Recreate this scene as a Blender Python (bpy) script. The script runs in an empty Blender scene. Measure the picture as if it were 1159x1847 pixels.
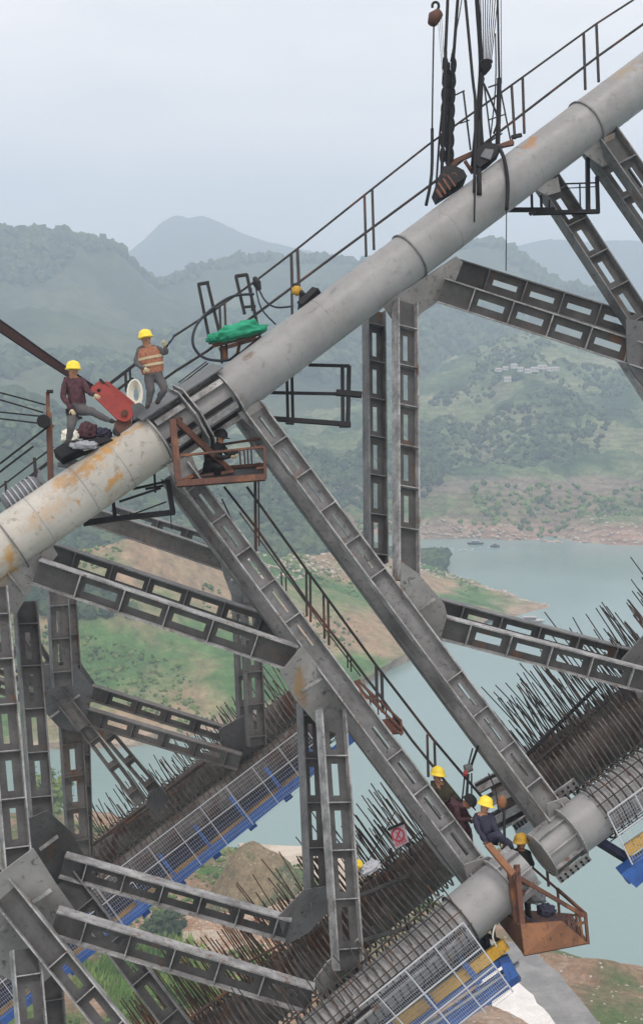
import bpy, math, random, mathutils
from mathutils import Vector, Matrix, noise
random.seed(7)
R = math.radians
sc = bpy.context.scene
# ------------------------------------------------------------------ camera
F = 2400.0; CX = 579.5; CY = 923.5; PITCH = R(6.7); CAMZ = 100.0
cam = bpy.data.cameras.new('camera'); camo = bpy.data.objects.new('camera', cam)
sc.collection.objects.link(camo); sc.camera = camo
cam.sensor_fit = 'HORIZONTAL'; cam.sensor_width = 36; cam.lens = F/1159*36
cam.clip_start = 0.5; cam.clip_end = 60000
camo.location = (0, 0, CAMZ); camo.rotation_euler = (R(90)-PITCH, 0, 0)
C0 = Vector((0, 0, CAMZ)); RT = Vector((1, 0, 0))
FW = Vector((0, math.cos(PITCH), -math.sin(PITCH))); UP = Vector((0, math.sin(PITCH), math.cos(PITCH)))
# ------------------------------------------------------------------ world, sun, exposure
sc.view_settings.view_transform = 'Standard'; sc.view_settings.look = 'None'
sc.view_settings.gamma = 1; sc.view_settings.exposure = 0.3; sc.view_settings.use_curve_mapping = False
SUN_EL, SUN_ROT = R(58), R(205)
w = bpy.data.worlds.new('World'); sc.world = w; w.use_nodes = True
nt = w.node_tree; nt.nodes.clear()
N = nt.nodes.new; L = nt.links.new
sky = N('ShaderNodeTexSky'); sky.sky_type = 'NISHITA'; sky.sun_disc = False
sky.sun_elevation = SUN_EL; sky.sun_rotation = SUN_ROT; sky.air_density = 1.5; sky.dust_density = 3.0
tc = N('ShaderNodeTexCoord')
mp = N('ShaderNodeMapping'); mp.inputs['Scale'].default_value = (1, 1, 4.0); L(tc.outputs['Generated'], mp.inputs['Vector'])
nz = N('ShaderNodeTexNoise'); nz.inputs['Scale'].default_value = 2.6; nz.inputs['Detail'].default_value = 6; nz.inputs['Roughness'].default_value = .52
L(mp.outputs[0], nz.inputs['Vector'])
cr = N('ShaderNodeValToRGB'); cr.color_ramp.elements[0].position = .36; cr.color_ramp.elements[1].position = .66
cr.color_ramp.elements[0].color = (10.9, 10.0, 9.6, 1); cr.color_ramp.elements[1].color = (15.2, 13.3, 12.2, 1)
L(nz.outputs['Fac'], cr.inputs[0])
mx = N('ShaderNodeMixRGB'); mx.inputs[0].default_value = .92
L(sky.outputs[0], mx.inputs[1]); L(cr.outputs[0], mx.inputs[2])
bg = N('ShaderNodeBackground'); bg.inputs['Strength'].default_value = .10; L(mx.outputs[0], bg.inputs[0])
wo = N('ShaderNodeOutputWorld'); L(bg.outputs[0], wo.inputs[0])
sun = bpy.data.lights.new('sun', 'SUN'); suno = bpy.data.objects.new('sun', sun); sc.collection.objects.link(suno)
sun.energy = 1.5; sun.angle = R(12); sun.color = (1, .96, .9)
# direction the light comes from: behind-right of the camera, high
sd = Vector((.12, -.45, 1.15)).normalized()
suno.rotation_euler = sd.to_track_quat('Z', 'Y').to_euler()
sky.sun_elevation = math.asin(sd.z); sky.sun_rotation = math.atan2(sd.x, sd.y)
sc.cycles.max_bounces = 6; sc.cycles.diffuse_bounces = 3; sc.cycles.glossy_bounces = 3; sc.cycles.volume_bounces = 1
sc.cycles.transparent_max_bounces = 8

# ------------------------------------------------------------------ helpers
def P(px, py, d): return C0 + (FW + RT*((px-CX)/F) - UP*((py-CY)/F))*d
def cv(x, y, z): return RT*x + UP*y + FW*z          # camera-space direction -> world
def D1(px, py): return 30.5 + .8*(px-579)/579 - 3.2*(py-700)/900
def Q(px, py, o=0.0): return P(px, py, D1(px, py)+o)
def G(px, py, z=0.0):
    r = FW + RT*((px-CX)/F) - UP*((py-CY)/F)
    t = (z-CAMZ)/r.z
    return C0 + r*t
WM = {}
class MB:
    def __init__(s): s.v = []; s.f = []; s.m = []
    def add(s, vs, fs, mi=0):
        b = len(s.v); s.v += [Vector(x) for x in vs]; s.f += [tuple(i+b for i in f) for f in fs]; s.m += [mi]*len(fs)
    def box(s, c, ax, ay, az, mi=0):   # half vectors
        vs = [c+ax*i+ay*j+az*k for i in (-1, 1) for j in (-1, 1) for k in (-1, 1)]
        s.add(vs, [(0,1,3,2),(4,6,7,5),(0,4,5,1),(2,3,7,6),(0,2,6,4),(1,5,7,3)], mi)
    def bar(s, a, b, wv, w, n, t, mi=0):   # box between two points, width w along wv, thickness t along n
        s.box((a+b)/2, (b-a)/2, wv*(w/2), n*(t/2), mi)
    def tube(s, pts, r, n=8, mi=0, caps=True, closed=False):
        rs = r if isinstance(r, (list, tuple)) else [r]*len(pts)
        k = len(pts); base = len(s.v); prev = None
        for i, p in enumerate(pts):
            if closed: t = pts[(i+1) % k]-pts[i-1]
            else: t = pts[min(i+1, k-1)]-pts[max(i-1, 0)]
            t = t.normalized() if t.length > 1e-9 else Vector((0,0,1))
            if prev is None:
                a = t.orthogonal().normalized()
            else:
                a = prev - t*prev.dot(t); a = a.normalized() if a.length > 1e-6 else t.orthogonal().normalized()
            prev = a; bb = t.cross(a)
            for j in range(n):
                an = 2*math.pi*j/n
                s.v.append(p + (a*math.cos(an)+bb*math.sin(an))*rs[i])
        m = k if closed else k-1
        for i in range(m):
            for j in range(n):
                a0 = base+i*n+j; a1 = base+i*n+(j+1) % n; b0 = base+((i+1) % k)*n+j; b1 = base+((i+1) % k)*n+(j+1) % n
                s.f.append((a0, a1, b1, b0)); s.m.append(mi)
        if caps and not closed:
            s.f.append(tuple(base+j for j in range(n))[::-1]); s.f.append(tuple(base+(k-1)*n+j for j in range(n))); s.m += [mi, mi]
    def prism(s, pts, nv, t, mi=0):
        k = len(pts); a = [p+nv*(t/2) for p in pts]; b = [p-nv*(t/2) for p in pts]
        s.add(a+b, [tuple(range(k)), tuple(range(2*k-1, k-1, -1))]+[(i, i+k, (i+1) % k+k, (i+1) % k) for i in range(k)], mi)
    def ball(s, c, rx, ry=None, rz=None, ax=None, n=8, mi=0, jit=0):
        ry = ry or rx; rz = rz or rx; ax = ax or (RT, FW, UP)
        b = len(s.v); rings = n//2
        for i in range(rings+1):
            th = math.pi*i/rings
            for j in range(n):
                ph = 2*math.pi*j/n; q = 1+random.uniform(-jit, jit)
                s.v.append(c+(ax[0]*(rx*math.sin(th)*math.cos(ph))+ax[1]*(ry*math.sin(th)*math.sin(ph))+ax[2]*(rz*math.cos(th)))*q)
        for i in range(rings):
            for j in range(n):
                s.f.append((b+i*n+j, b+(i+1)*n+j, b+(i+1)*n+(j+1) % n, b+i*n+(j+1) % n)); s.m.append(mi)
    def build(s, name, mat, parent=None, smooth=False, origin=None):
        if origin is None:
            origin = Vector((0,0,0))
            for q in s.v: origin += q
            origin /= max(1, len(s.v))
        me = bpy.data.meshes.new(name)
        me.from_pydata([q-origin for q in s.v], [], s.f)
        for mm in (mat if isinstance(mat, (list, tuple)) else [mat]): me.materials.append(mm)
        me.polygons.foreach_set('material_index', s.m)
        if smooth: me.polygons.foreach_set('use_smooth', [True]*len(s.f))
        me.update()
        return link(name, me, Matrix.Translation(origin), parent)
def link(name, me, mw, parent=None):
    o = bpy.data.objects.new(name, me); sc.collection.objects.link(o); WM[o.name] = mw
    if parent is not None:
        pm = WM[parent.name]; o.parent = parent; o.matrix_parent_inverse = pm.inverted(); o.matrix_basis = mw
    else: o.matrix_basis = mw
    return o
def thing(name, label, cat, loc, group=None):
    o = link(name, None, Matrix.Translation(loc)); return tag(o, label, cat, group)
def tag(o, label=None, cat=None, group=None, kind=None):
    if label: o['label'] = label
    if cat: o['category'] = cat
    if group: o['group'] = group
    if kind: o['kind'] = kind
    return o
def smooth_by_angle(o, a=40):
    me = o.data; me.polygons.foreach_set('use_smooth', [True]*len(me.polygons))
    try: me.set_sharp_from_angle(angle=R(a))
    except Exception: pass

# ------------------------------------------------------------------ materials
def mat(name): 
    m = bpy.data.materials.new(name); m.use_nodes = True; n = m.node_tree; b = n.nodes['Principled BSDF']; return m, n, b
def steel(name, c1, c2, rust=(.11, .055, .03), rust_amt=.5, rough=.6, scale=1.2, metallic=.0, dirt=(.03,.03,.03), streak=True):
    m, n, b = mat(name); A = n.nodes.new; K = n.links.new
    tc = A('ShaderNodeNewGeometry')
    n1 = A('ShaderNodeTexNoise'); n1.inputs['Scale'].default_value = scale; n1.inputs['Detail'].default_value = 8; n1.inputs['Roughness'].default_value = .65
    K(tc.outputs['Position'], n1.inputs['Vector'])
    mixc = A('ShaderNodeMixRGB'); mixc.inputs[1].default_value = (*c1, 1); mixc.inputs[2].default_value = (*c2, 1)
    r1 = A('ShaderNodeMapRange'); r1.inputs[1].default_value = .35; r1.inputs[2].default_value = .65; K(n1.outputs[0], r1.inputs[0]); K(r1.outputs[0], mixc.inputs[0])
    # dirt: small scuffs
    n2 = A('ShaderNodeTexNoise'); n2.inputs['Scale'].default_value = scale*7; n2.inputs['Detail'].default_value = 9; n2.inputs['Roughness'].default_value = .7; n2.inputs['Distortion'].default_value = .6
    K(tc.outputs['Position'], n2.inputs['Vector'])
    r2 = A('ShaderNodeMapRange'); r2.inputs[1].default_value = .55; r2.inputs[2].default_value = .66; r2.inputs[4].default_value = .8; K(n2.outputs[0], r2.inputs[0])
    mixd = A('ShaderNodeMixRGB'); mixd.inputs[2].default_value = (*dirt, 1); K(mixc.outputs[0], mixd.inputs[1]); K(r2.outputs[0], mixd.inputs[0])
    # rust patches, stretched downwards
    mpp = A('ShaderNodeMapping'); mpp.inputs['Scale'].default_value = (1, 1, .45 if streak else 1); K(tc.outputs['Position'], mpp.inputs['Vector'])
    n3 = A('ShaderNodeTexNoise'); n3.inputs['Scale'].default_value = scale*1.1; n3.inputs['Detail'].default_value = 10; n3.inputs['Roughness'].default_value = .62
    K(mpp.outputs[0], n3.inputs['Vector'])
    r3 = A('ShaderNodeMapRange'); th = .69-.19*rust_amt; r3.inputs[1].default_value = th; r3.inputs[2].default_value = th+.08; r3.inputs[4].default_value = .9; K(n3.outputs[0], r3.inputs[0])
    mixr = A('ShaderNodeMixRGB'); mixr.inputs[2].default_value = (*rust, 1); K(mixd.outputs[0], mixr.inputs[1]); K(r3.outputs[0], mixr.inputs[0])
    K(mixr.outputs[0], b.inputs['Base Color'])
    bp = A('ShaderNodeBump'); bp.inputs['Strength'].default_value = .25; bp.inputs['Distance'].default_value = .01; K(n2.outputs[0], bp.inputs['Height']); K(bp.outputs[0], b.inputs['Normal'])
    rr = A('ShaderNodeMapRange'); rr.inputs[3].default_value = rough-.12; rr.inputs[4].default_value = rough+.2; K(n2.outputs[0], rr.inputs[0]); K(rr.outputs[0], b.inputs['Roughness'])
    b.inputs['Metallic'].default_value = metallic; b.inputs['Specular IOR Level'].default_value = .3
    return m
def plain(name, c, rough=.7, var=.25, scale=12, metallic=0):
    m, n, b = mat(name); A = n.nodes.new; K = n.links.new
    g = A('ShaderNodeNewGeometry'); n1 = A('ShaderNodeTexNoise'); n1.inputs['Scale'].default_value = scale; n1.inputs['Detail'].default_value = 5
    K(g.outputs['Position'], n1.inputs['Vector'])
    mx = A('ShaderNodeMixRGB'); mx.inputs[1].default_value = (*[q*(1-var) for q in c], 1); mx.inputs[2].default_value = (*[min(1, q*(1+var)) for q in c], 1)
    K(n1.outputs[0], mx.inputs[0]); K(mx.outputs[0], b.inputs['Base Color']); b.inputs['Roughness'].default_value = rough; b.inputs['Metallic'].default_value = metallic; b.inputs['Specular IOR Level'].default_value = .25
    return m
M = {}
M['strut'] = steel('grey_strut_paint', (.18,.183,.188), (.085,.087,.09), rust_amt=.42, rough=.5, scale=1.3)
M['edge'] = steel('highlight_flange_steel', (.36,.365,.37), (.13,.13,.132), rust_amt=.55, rough=.45, scale=2.5)  # paler than the strut paint: flange edge highlights put into the colour
M['web'] = steel('recess_shaded_web_steel', (.080,.081,.083), (.040,.040,.041), rust_amt=.42, rough=.55, scale=1.7)  # darkened steel: shade of the recessed webs painted into the colour
M['gusset'] = steel('gusset_plate_steel', (.29,.29,.288), (.17,.169,.168), rust=(.24,.16,.08), rust_amt=.5, rough=.5, scale=.8)
M['pipe'] = steel('pipe_primer', (.275,.28,.285), (.205,.208,.212), rust=(.20,.15,.10), rust_amt=.16, rough=.42, scale=.7, dirt=(.19,.19,.19))
M['pipe_l'] = steel('pipe_primer_stained', (.46,.445,.41), (.34,.33,.30), rust=(.36,.19,.05), rust_amt=.70, rough=.45, scale=.8, dirt=(.2,.18,.15))
def stains(m, spots):
    n = m.node_tree; A = n.nodes.new; K = n.links.new; b = n.nodes['Principled BSDF']; src = b.inputs['Base Color'].links[0].from_socket
    g = A('ShaderNodeNewGeometry'); nn = A('ShaderNodeTexNoise'); nn.inputs['Scale'].default_value = 5.0; nn.inputs['Detail'].default_value = 7; nn.inputs['Roughness'].default_value = .65; K(g.outputs['Position'], nn.inputs['Vector'])
    for (c, ax, r, ln, col, al) in spots:     # a stain round point c, drawn out along ax
        sb = A('ShaderNodeVectorMath'); sb.operation = 'SUBTRACT'; K(g.outputs['Position'], sb.inputs[0]); sb.inputs[1].default_value = c
        dt = A('ShaderNodeVectorMath'); dt.operation = 'DOT_PRODUCT'; K(sb.outputs[0], dt.inputs[0]); dt.inputs[1].default_value = ax
        sc_ = A('ShaderNodeMath'); sc_.operation = 'MULTIPLY'; K(dt.outputs['Value'], sc_.inputs[0]); sc_.inputs[1].default_value = 1-r/ln
        vs = A('ShaderNodeVectorMath'); vs.operation = 'SCALE'; vs.inputs[0].default_value = ax; K(sc_.outputs[0], vs.inputs['Scale'])
        s2 = A('ShaderNodeVectorMath'); s2.operation = 'SUBTRACT'; K(sb.outputs[0], s2.inputs[0]); K(vs.outputs[0], s2.inputs[1])
        le = A('ShaderNodeVectorMath'); le.operation = 'LENGTH'; K(s2.outputs[0], le.inputs[0])
        ad = A('ShaderNodeMath'); ad.operation = 'MULTIPLY_ADD'; K(nn.outputs[0], ad.inputs[0]); ad.inputs[1].default_value = r*3.6; K(le.outputs['Value'], ad.inputs[2])
        mr = A('ShaderNodeMapRange'); mr.inputs[1].default_value = r*2.2; mr.inputs[2].default_value = r*2.9; mr.inputs[3].default_value = al; mr.inputs[4].default_value = 0; K(ad.outputs[0], mr.inputs[0])
        mx = A('ShaderNodeMixRGB'); K(mr.outputs[0], mx.inputs[0]); K(src, mx.inputs[1]); mx.inputs[2].default_value = (*col, 1); src = mx.outputs[0]
    K(src, b.inputs['Base Color'])
M['farstrut'] = steel('dark_far_strut', (.13,.125,.122), (.07,.067,.066), rust_amt=.5, rough=.6, scale=1.3)
M['fargusset'] = steel('dark_far_gusset', (.15,.15,.155), (.095,.095,.10), rust_amt=.3, rough=.6, scale=.9)
M['rebar'] = steel('rebar_rust', (.075,.055,.045), (.035,.028,.025), rust=(.14,.06,.03), rust_amt=.9, rough=.8, scale=3)
M['rebarn'] = steel('rebar_grey', (.06,.056,.056), (.03,.028,.028), rust=(.12,.06,.035), rust_amt=.7, rough=.8, scale=3)
M['hoop'] = steel('hoop_bars', (.06,.055,.052), (.03,.027,.025), rust=(.11,.055,.035), rust_amt=.7, rough=.75, scale=3)
M['rebarl'] = steel('pale_rebar', (.17,.15,.14), (.08,.07,.065), rust=(.10,.06,.045), rust_amt=.7, rough=.75, scale=3)
M['chorddark'] = steel('stained_chord', (.17,.155,.145), (.07,.06,.055), rust=(.07,.035,.025), rust_amt=.85, rough=.75, scale=1.2)
M['rust'] = steel('rusty_brown_paint', (.12,.05,.033), (.075,.035,.026), rust=(.19,.085,.04), rust_amt=.8, rough=.6, scale=2)
M['orange'] = steel('orange_rust_plate', (.23,.105,.05), (.15,.07,.04), rust=(.10,.05,.03), rust_amt=.6, rough=.6, scale=1.6)
M['black'] = plain('black_steel', (.010,.010,.013), .6, .5)
M['rope'] = plain('dark_wire_rope', (.012,.012,.015), .7, .5)
M['ropebrown'] = plain('brown_strand_bundle', (.075,.035,.035), .6, .5)
M['rail'] = steel('handrail_brown', (.04,.033,.034), (.02,.017,.018), rust=(.09,.04,.03), rust_amt=.8, rough=.6, scale=1)
M['red'] = steel('red_painted_steel', (.30,.045,.038), (.22,.035,.03), rust=(.12,.05,.03), rust_amt=.35, rough=.6, scale=2.5, dirt=(.14,.03,.025))
M['hyel'] = plain('yellow_helmet', (.78,.60,.06), .45, .2, 8)
M['white'] = plain('white_rope', (.68,.68,.60), .8, .12, 40)
M['tarp'] = plain('green_tarp', (.02,.26,.15), .7, .5, 9)
M['skin'] = plain('skin', (.30,.16,.10), .6, .1)
M['vest'] = plain('orange_camo_vest', (.30,.13,.08), .8, .95, 22)
M['blue'] = steel('blue_form_paint', (.03,.11,.36), (.022,.07,.24), rust=(.06,.05,.06), rust_amt=.35, rough=.45, scale=1.5)
M['yellow'] = steel('yellow_form_paint', (.60,.36,.03), (.45,.26,.04), rust=(.2,.1,.04), rust_amt=.4, rough=.5, scale=1.5)
M['fyellow'] = steel('weathered_yellow', (.34,.20,.05), (.22,.13,.05), rust=(.14,.07,.04), rust_amt=.6, rough=.6, scale=1.5)
M['wire'] = plain('galvanised_wire', (.32,.34,.38), .45, .2, 20, .3)
M['wirew'] = plain('white_frame_tube', (.42,.44,.48), .45, .15, 6)
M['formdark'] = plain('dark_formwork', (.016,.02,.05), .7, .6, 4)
M['mud'] = plain('concrete_grey', (.46,.44,.40), .9, .3, 3)
M['signw'] = plain('sign_white', (.36,.30,.34), .5, .1)
M['signr'] = plain('sign_red', (.42,.03,.06), .5, .1)
M['motor'] = plain('grey_motor', (.12,.13,.14), .5, .5, 20)
M['grey_tr'] = plain('grey_trousers', (.09,.085,.09), .85, .25)
M['navy'] = plain('navy_cloth', (.035,.035,.06), .85, .35)
M['camo'] = plain('dark_camouflage_cloth', (.05,.045,.03), .85, .95, 16)
M['maroon'] = plain('maroon_cloth', (.065,.03,.038), .85, .95, 16)
M['teal'] = plain('teal_cloth', (.04,.12,.15), .85, .3)
M['blk'] = plain('black_cloth', (.015,.015,.017), .85, .3)
M['glove'] = plain('work_glove', (.45,.38,.25), .85, .2)
M['boot'] = plain('boot', (.03,.028,.025), .7, .2)
M['hose'] = plain('black_hose', (.02,.025,.035), .5, .2)
M['amber'] = plain('yellow_hoist_body', (.42,.25,.03), .5, .5, 8)

# ------------------------------------------------------------------ terrain
def ground_mat(name, cols, scale, zband=None, bump=1.0, bscale=None, rough=.95, speck=None, terr=None, con=(.55,1.35)):
    """cols: list of (pos,color) over a noise; zband: list of (z, color, width) mixed by world height."""
    m, n, b = mat(name); A = n.nodes.new; K = n.links.new
    g = A('ShaderNodeNewGeometry')
    n1 = A('ShaderNodeTexNoise'); n1.inputs['Scale'].default_value = scale; n1.inputs['Detail'].default_value = 10; n1.inputs['Roughness'].default_value = .6; n1.inputs['Distortion'].default_value = .4
    K(g.outputs['Position'], n1.inputs['Vector'])
    cr = A('ShaderNodeValToRGB'); e = cr.color_ramp.elements
    while len(e) < len(cols): e.new(.5)
    for i, (p, c) in enumerate(cols): e[i].position = p; e[i].color = (*c, 1)
    K(n1.outputs[0], cr.inputs[0]); col = cr.outputs[0]
    n2 = A('ShaderNodeTexNoise'); n2.inputs['Scale'].default_value = bscale or scale*12; n2.inputs['Detail'].default_value = 8; n2.inputs['Roughness'].default_value = .7
    K(g.outputs['Position'], n2.inputs['Vector'])
    if zband:
        sx = A('ShaderNodeSeparateXYZ'); K(g.outputs['Position'], sx.inputs[0])
        nn = A('ShaderNodeTexNoise'); nn.inputs['Scale'].default_value = scale*1.6; nn.inputs['Detail'].default_value = 8; K(g.outputs['Position'], nn.inputs['Vector'])
        ma = A('ShaderNodeMath'); ma.operation = 'MULTIPLY_ADD'; ma.inputs[1].default_value = zband['amp']; K(nn.outputs[0], ma.inputs[0]); 
        sb = A('ShaderNodeMath'); sb.operation = 'SUBTRACT'; sb.inputs[1].default_value = zband['amp']*.5; K(sx.outputs[2], sb.inputs[0]); K(sb.outputs[0], ma.inputs[2])
        zh = ma.outputs[0]
        for (z0, z1, cA, cB) in zband['bands']:   # below z1 this band is used (ordered from high to low)
            r = A('ShaderNodeMapRange'); r.inputs[1].default_value = z0; r.inputs[2].default_value = z1; r.inputs[3].default_value = 1; r.inputs[4].default_value = 0
            K(zh, r.inputs[0])
            mc = A('ShaderNodeMixRGB'); mc.inputs[1].default_value = (*cA, 1); mc.inputs[2].default_value = (*cB, 1)
            rn = A('ShaderNodeMapRange'); rn.inputs[1].default_value = .44; rn.inputs[2].default_value = .56; K(n1.outputs[0], rn.inputs[0]); K(rn.outputs[0], mc.inputs[0])
            m2 = A('ShaderNodeMixRGB'); K(r.outputs[0], m2.inputs[0]); K(col, m2.inputs[1]); K(mc.outputs[0], m2.inputs[2]); col = m2.outputs[0]
    mm = A('ShaderNodeMixRGB'); mm.blend_type = 'MULTIPLY'; mm.inputs[0].default_value = 1
    r = A('ShaderNodeMapRange'); r.inputs[1].default_value = .3; r.inputs[2].default_value = .7; r.inputs[3].default_value = con[0]; r.inputs[4].default_value = con[1]; K(n2.outputs[0], r.inputs[0])
    K(col, mm.inputs[1]); K(r.outputs[0], mm.inputs[2]); col = mm.outputs[0]
    if terr:
        sz = A('ShaderNodeSeparateXYZ'); K(g.outputs['Position'], sz.inputs[0]); q1 = A('ShaderNodeMath'); q1.operation = 'MULTIPLY_ADD'; K(n1.outputs[0], q1.inputs[0]); q1.inputs[1].default_value = 26; K(sz.outputs[2], q1.inputs[2])
        q2 = A('ShaderNodeMath'); q2.operation = 'PINGPONG'; q2.inputs[1].default_value = terr; K(q1.outputs[0], q2.inputs[0])
        q3 = A('ShaderNodeMapRange'); q3.inputs[1].default_value = 0; q3.inputs[2].default_value = terr*.6; q3.inputs[3].default_value = .74; q3.inputs[4].default_value = 1.1; K(q2.outputs[0], q3.inputs[0])
        m4 = A('ShaderNodeMixRGB'); m4.blend_type = 'MULTIPLY'; m4.inputs[0].default_value = 1; K(col, m4.inputs[1]); K(q3.outputs[0], m4.inputs[2]); col = m4.outputs[0]
    if speck:
        vo = A('ShaderNodeTexVoronoi'); vo.inputs['Scale'].default_value = speck[0]; K(g.outputs['Position'], vo.inputs['Vector'])
        r = A('ShaderNodeMapRange'); r.inputs[1].default_value = speck[1]; r.inputs[2].default_value = speck[1]*.6; K(vo.outputs['Distance'], r.inputs[0])
        m3 = A('ShaderNodeMixRGB'); m3.inputs[2].default_value = (*speck[2], 1); K(r.outputs[0], m3.inputs[0]); K(col, m3.inputs[1]); col = m3.outputs[0]
    K(col, b.inputs['Base Color']); b.inputs['Roughness'].default_value = rough; b.inputs['Specular IOR Level'].default_value = .1
    bp = A('ShaderNodeBump'); bp.inputs['Strength'].default_value = .8; bp.inputs['Distance'].default_value = bump; K(n2.outputs[0], bp.inputs['Height']); K(bp.outputs[0], b.inputs['Normal'])
    return m
def interp(pts, x, k):
    if x <= pts[0][0]: return pts[0][k]
    for a, b in zip(pts, pts[1:]):
        if x <= b[0]:
            t = (x-a[0])/(b[0]-a[0]+1e-9); return a[k]+(b[k]-a[k])*t
    return pts[-1][k]
SHEETS = {}
def hill(name, rows, x0, x1, nx, ny, matl, amp=0, nscale=.01, ridged=False, back=True, seed=0, edge=True, fray=0):
    """rows from the foot to the crest; each row = ('z'|'d', [(px,py,val)...]). Vertices stand at their real distances."""
    cols = []
    for i in range(nx+1):
        x = x0+(x1-x0)*i/nx; pts = []
        for mode, rp in rows:
            y = interp(rp, x, 1); v = interp(rp, x, 2)
            pts.append(G(x, y, v) if mode == 'z' else P(x, y, v))
        cols.append(pts)
    nr = len(rows); V = []; grid = []
    for i in range(nx+1):
        colv = []
        for j in range(ny+1):
            t = j/ny*(nr-1); k = min(int(t), nr-2); u = t-k
            q = cols[i][k].lerp(cols[i][k+1], u)
            e = min(1, j/(ny*.15)) if edge else 1
            if amp:
                s = noise.fractal(Vector((q.x*nscale+seed, q.y*nscale, seed*.7)), 1.0, 2.0, 6)
                if ridged: s = (abs(s)*-2+.55)
                q = q + Vector((0, 0, s*amp*e))
            if fray and j > 0: q = q + Vector((0, 0, noise.noise(Vector((q.x*.09, q.y*.09, 3)))*fray))
            colv.append(q)
        if back:
            top = colv[-1]; dr = (top-C0); dr.z = 0; dr.normalize()
            for k in range(1, 5): colv.append(top+dr*(60*k*max(1,(top-C0).length/900)) + Vector((0, 0, -18*k*k*.6*max(1,(top-C0).length/900))))
        grid.append(colv)
    m = len(grid[0]); vs = [v for c in grid for v in c]
    fs = [(i*m+j, (i+1)*m+j, (i+1)*m+j+1, i*m+j+1) for i in range(nx) for j in range(m-1)]
    mb = MB(); mb.v = vs; mb.f = fs; mb.m = [0]*len(fs)
    o = mb.build(name, matl, smooth=True); tag(o, kind='structure')
    SHEETS[name] = (grid, ny)
    return o
GRN = (.045,.075,.035); GR2 = (.085,.11,.05); GR3 = (.13,.15,.075); SOIL = (.27,.19,.125); PINK = (.33,.215,.165)
M['peak'] = ground_mat('peak_forest', [(.4, (.05,.075,.045)), (.6, (.08,.10,.06))], .004, bump=8)
M['midhill'] = ground_mat('mid_hill_forest', [(.36, (.03,.05,.028)), (.5, (.06,.085,.042)), (.64, (.11,.125,.07))], .006, bump=6, bscale=.05)
M['farhill'] = ground_mat('terraced_slope', [(.36, (.03,.065,.035)), (.46, (.07,.115,.055)), (.54, (.16,.20,.10)), (.64, (.25,.25,.15))], .016, bump=4, bscale=.12,
    zband=dict(amp=9, bands=[(27, 30, (.20,.17,.13), (.25,.2,.155)), (19, 24, (.13,.19,.07), (.24,.185,.125)), (6.5, 10, (.34,.21,.155), (.40,.29,.22))]), terr=1.6)
M['penins'] = ground_mat('peninsula_ground', [(.36, (.05,.12,.035)), (.47, (.10,.19,.06)), (.52, (.24,.23,.12)), (.57, (.36,.25,.16)), (.70, (.28,.23,.14))], .015, bump=2.0, bscale=.25,
    zband=dict(amp=2.5, bands=[(1.2, 3.2, (.36,.27,.19), (.42,.34,.26))]))
M['lefthill'] = ground_mat('left_hillside', [(.36, (.03,.055,.03)), (.5, (.055,.085,.04)), (.66, (.10,.13,.06))], .018, bump=3, bscale=.18)
M['near'] = ground_mat('near_bank', [(.38, (.09,.14,.04)), (.47, (.17,.15,.08)), (.56, (.30,.19,.12)), (.66, (.36,.27,.2))], .06, bump=.8, bscale=.9, speck=(.6, .16, (.5,.47,.42)))
M['mound'] = ground_mat('earth_mound', [(.4, (.20,.16,.09)), (.5, (.30,.23,.14)), (.6, (.10,.13,.06)), (.7, (.34,.28,.19))], .09, bump=1.2, bscale=1.2, speck=(.8, .2, (.42,.36,.26)))
M['sand'] = ground_mat('pale_sand', [(.4, (.45,.38,.30)), (.6, (.58,.51,.43))], .15, bump=.3, bscale=2, con=(.85,1.1))
M['grass'] = ground_mat('bright_grass', [(.4, (.07,.16,.03)), (.6, (.13,.23,.05))], .12, bump=.8, bscale=2)
M['road'] = ground_mat('gravel_road', [(.4, (.20,.20,.20)), (.6, (.27,.265,.26))], .3, bump=.2, bscale=3, con=(.85,1.1))
M['conc'] = ground_mat('white_concrete', [(.4, (.62,.60,.58)), (.6, (.72,.70,.68))], .3, bump=.05, bscale=3, con=(.85,1.1))

hill('distant_peak', [('d', [(-300,640,2900),(1500,640,2900)]),
    ('d', [(-300,560,3600),(60,520,3600),(180,470,3600),(225,457,3600),(262,428,3600),(290,400,3600),(312,388,3600),(326,387,3600),(340,393,3600),(356,388,3600),(372,388,3600),(395,398,3600),(430,418,3600),(470,432,3600),(520,443,3600),(580,455,3600),(660,480,3600),(800,500,3600),(1500,520,3600)])],
    -300, 1500, 200, 30, M['peak'], amp=9, nscale=.003, seed=4, fray=3)
hill('far_ridge', [('d', [(560,640,2800),(1600,640,2800)]),
    ('d', [(560,560,3400),(760,500,3400),(880,462,3400),(930,443,3400),(985,430,3400),(1020,434,3400),(1060,441,3400),(1159,437,3400),(1300,420,3400),(1600,470,3400)])],
    560, 1600, 130, 20, M['peak'], amp=26, nscale=.0025, seed=9, fray=5)
hill('middle_ridge', [('d', [(-400,960,800),(100,960,800),(700,960,900),(1600,960,950)]), ('d', [(-400,760,950),(100,760,950),(300,780,1000),(500,740,1050),(1600,760,1200)]),
    ('d', [(-400,560,1250),(0,560,1250),(200,610,1300),(300,625,1350),(420,560,1500),(700,560,1500),(900,600,1500),(1600,680,1500)]),
    ('d', [(-400,405,1500),(-60,400,1500),(0,415,1500),(40,428,1500),(75,424,1500),(110,428,1500),(180,458,1550),(215,472,1600),(262,498,1650),(285,503,1700),(320,490,1750),(380,478,1800),(450,468,1850),(500,460,1850),(560,455,1850),(640,462,1850),(700,450,1850),(770,440,1850),(850,437,1850),(900,456,1800),(940,478,1750),(990,505,1700),(1040,540,1600),(1159,580,1550),(1600,640,1500)])],
    -400, 1600, 300, 90, M['midhill'], amp=30, nscale=.0042, ridged=False, seed=2, fray=4)
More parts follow.
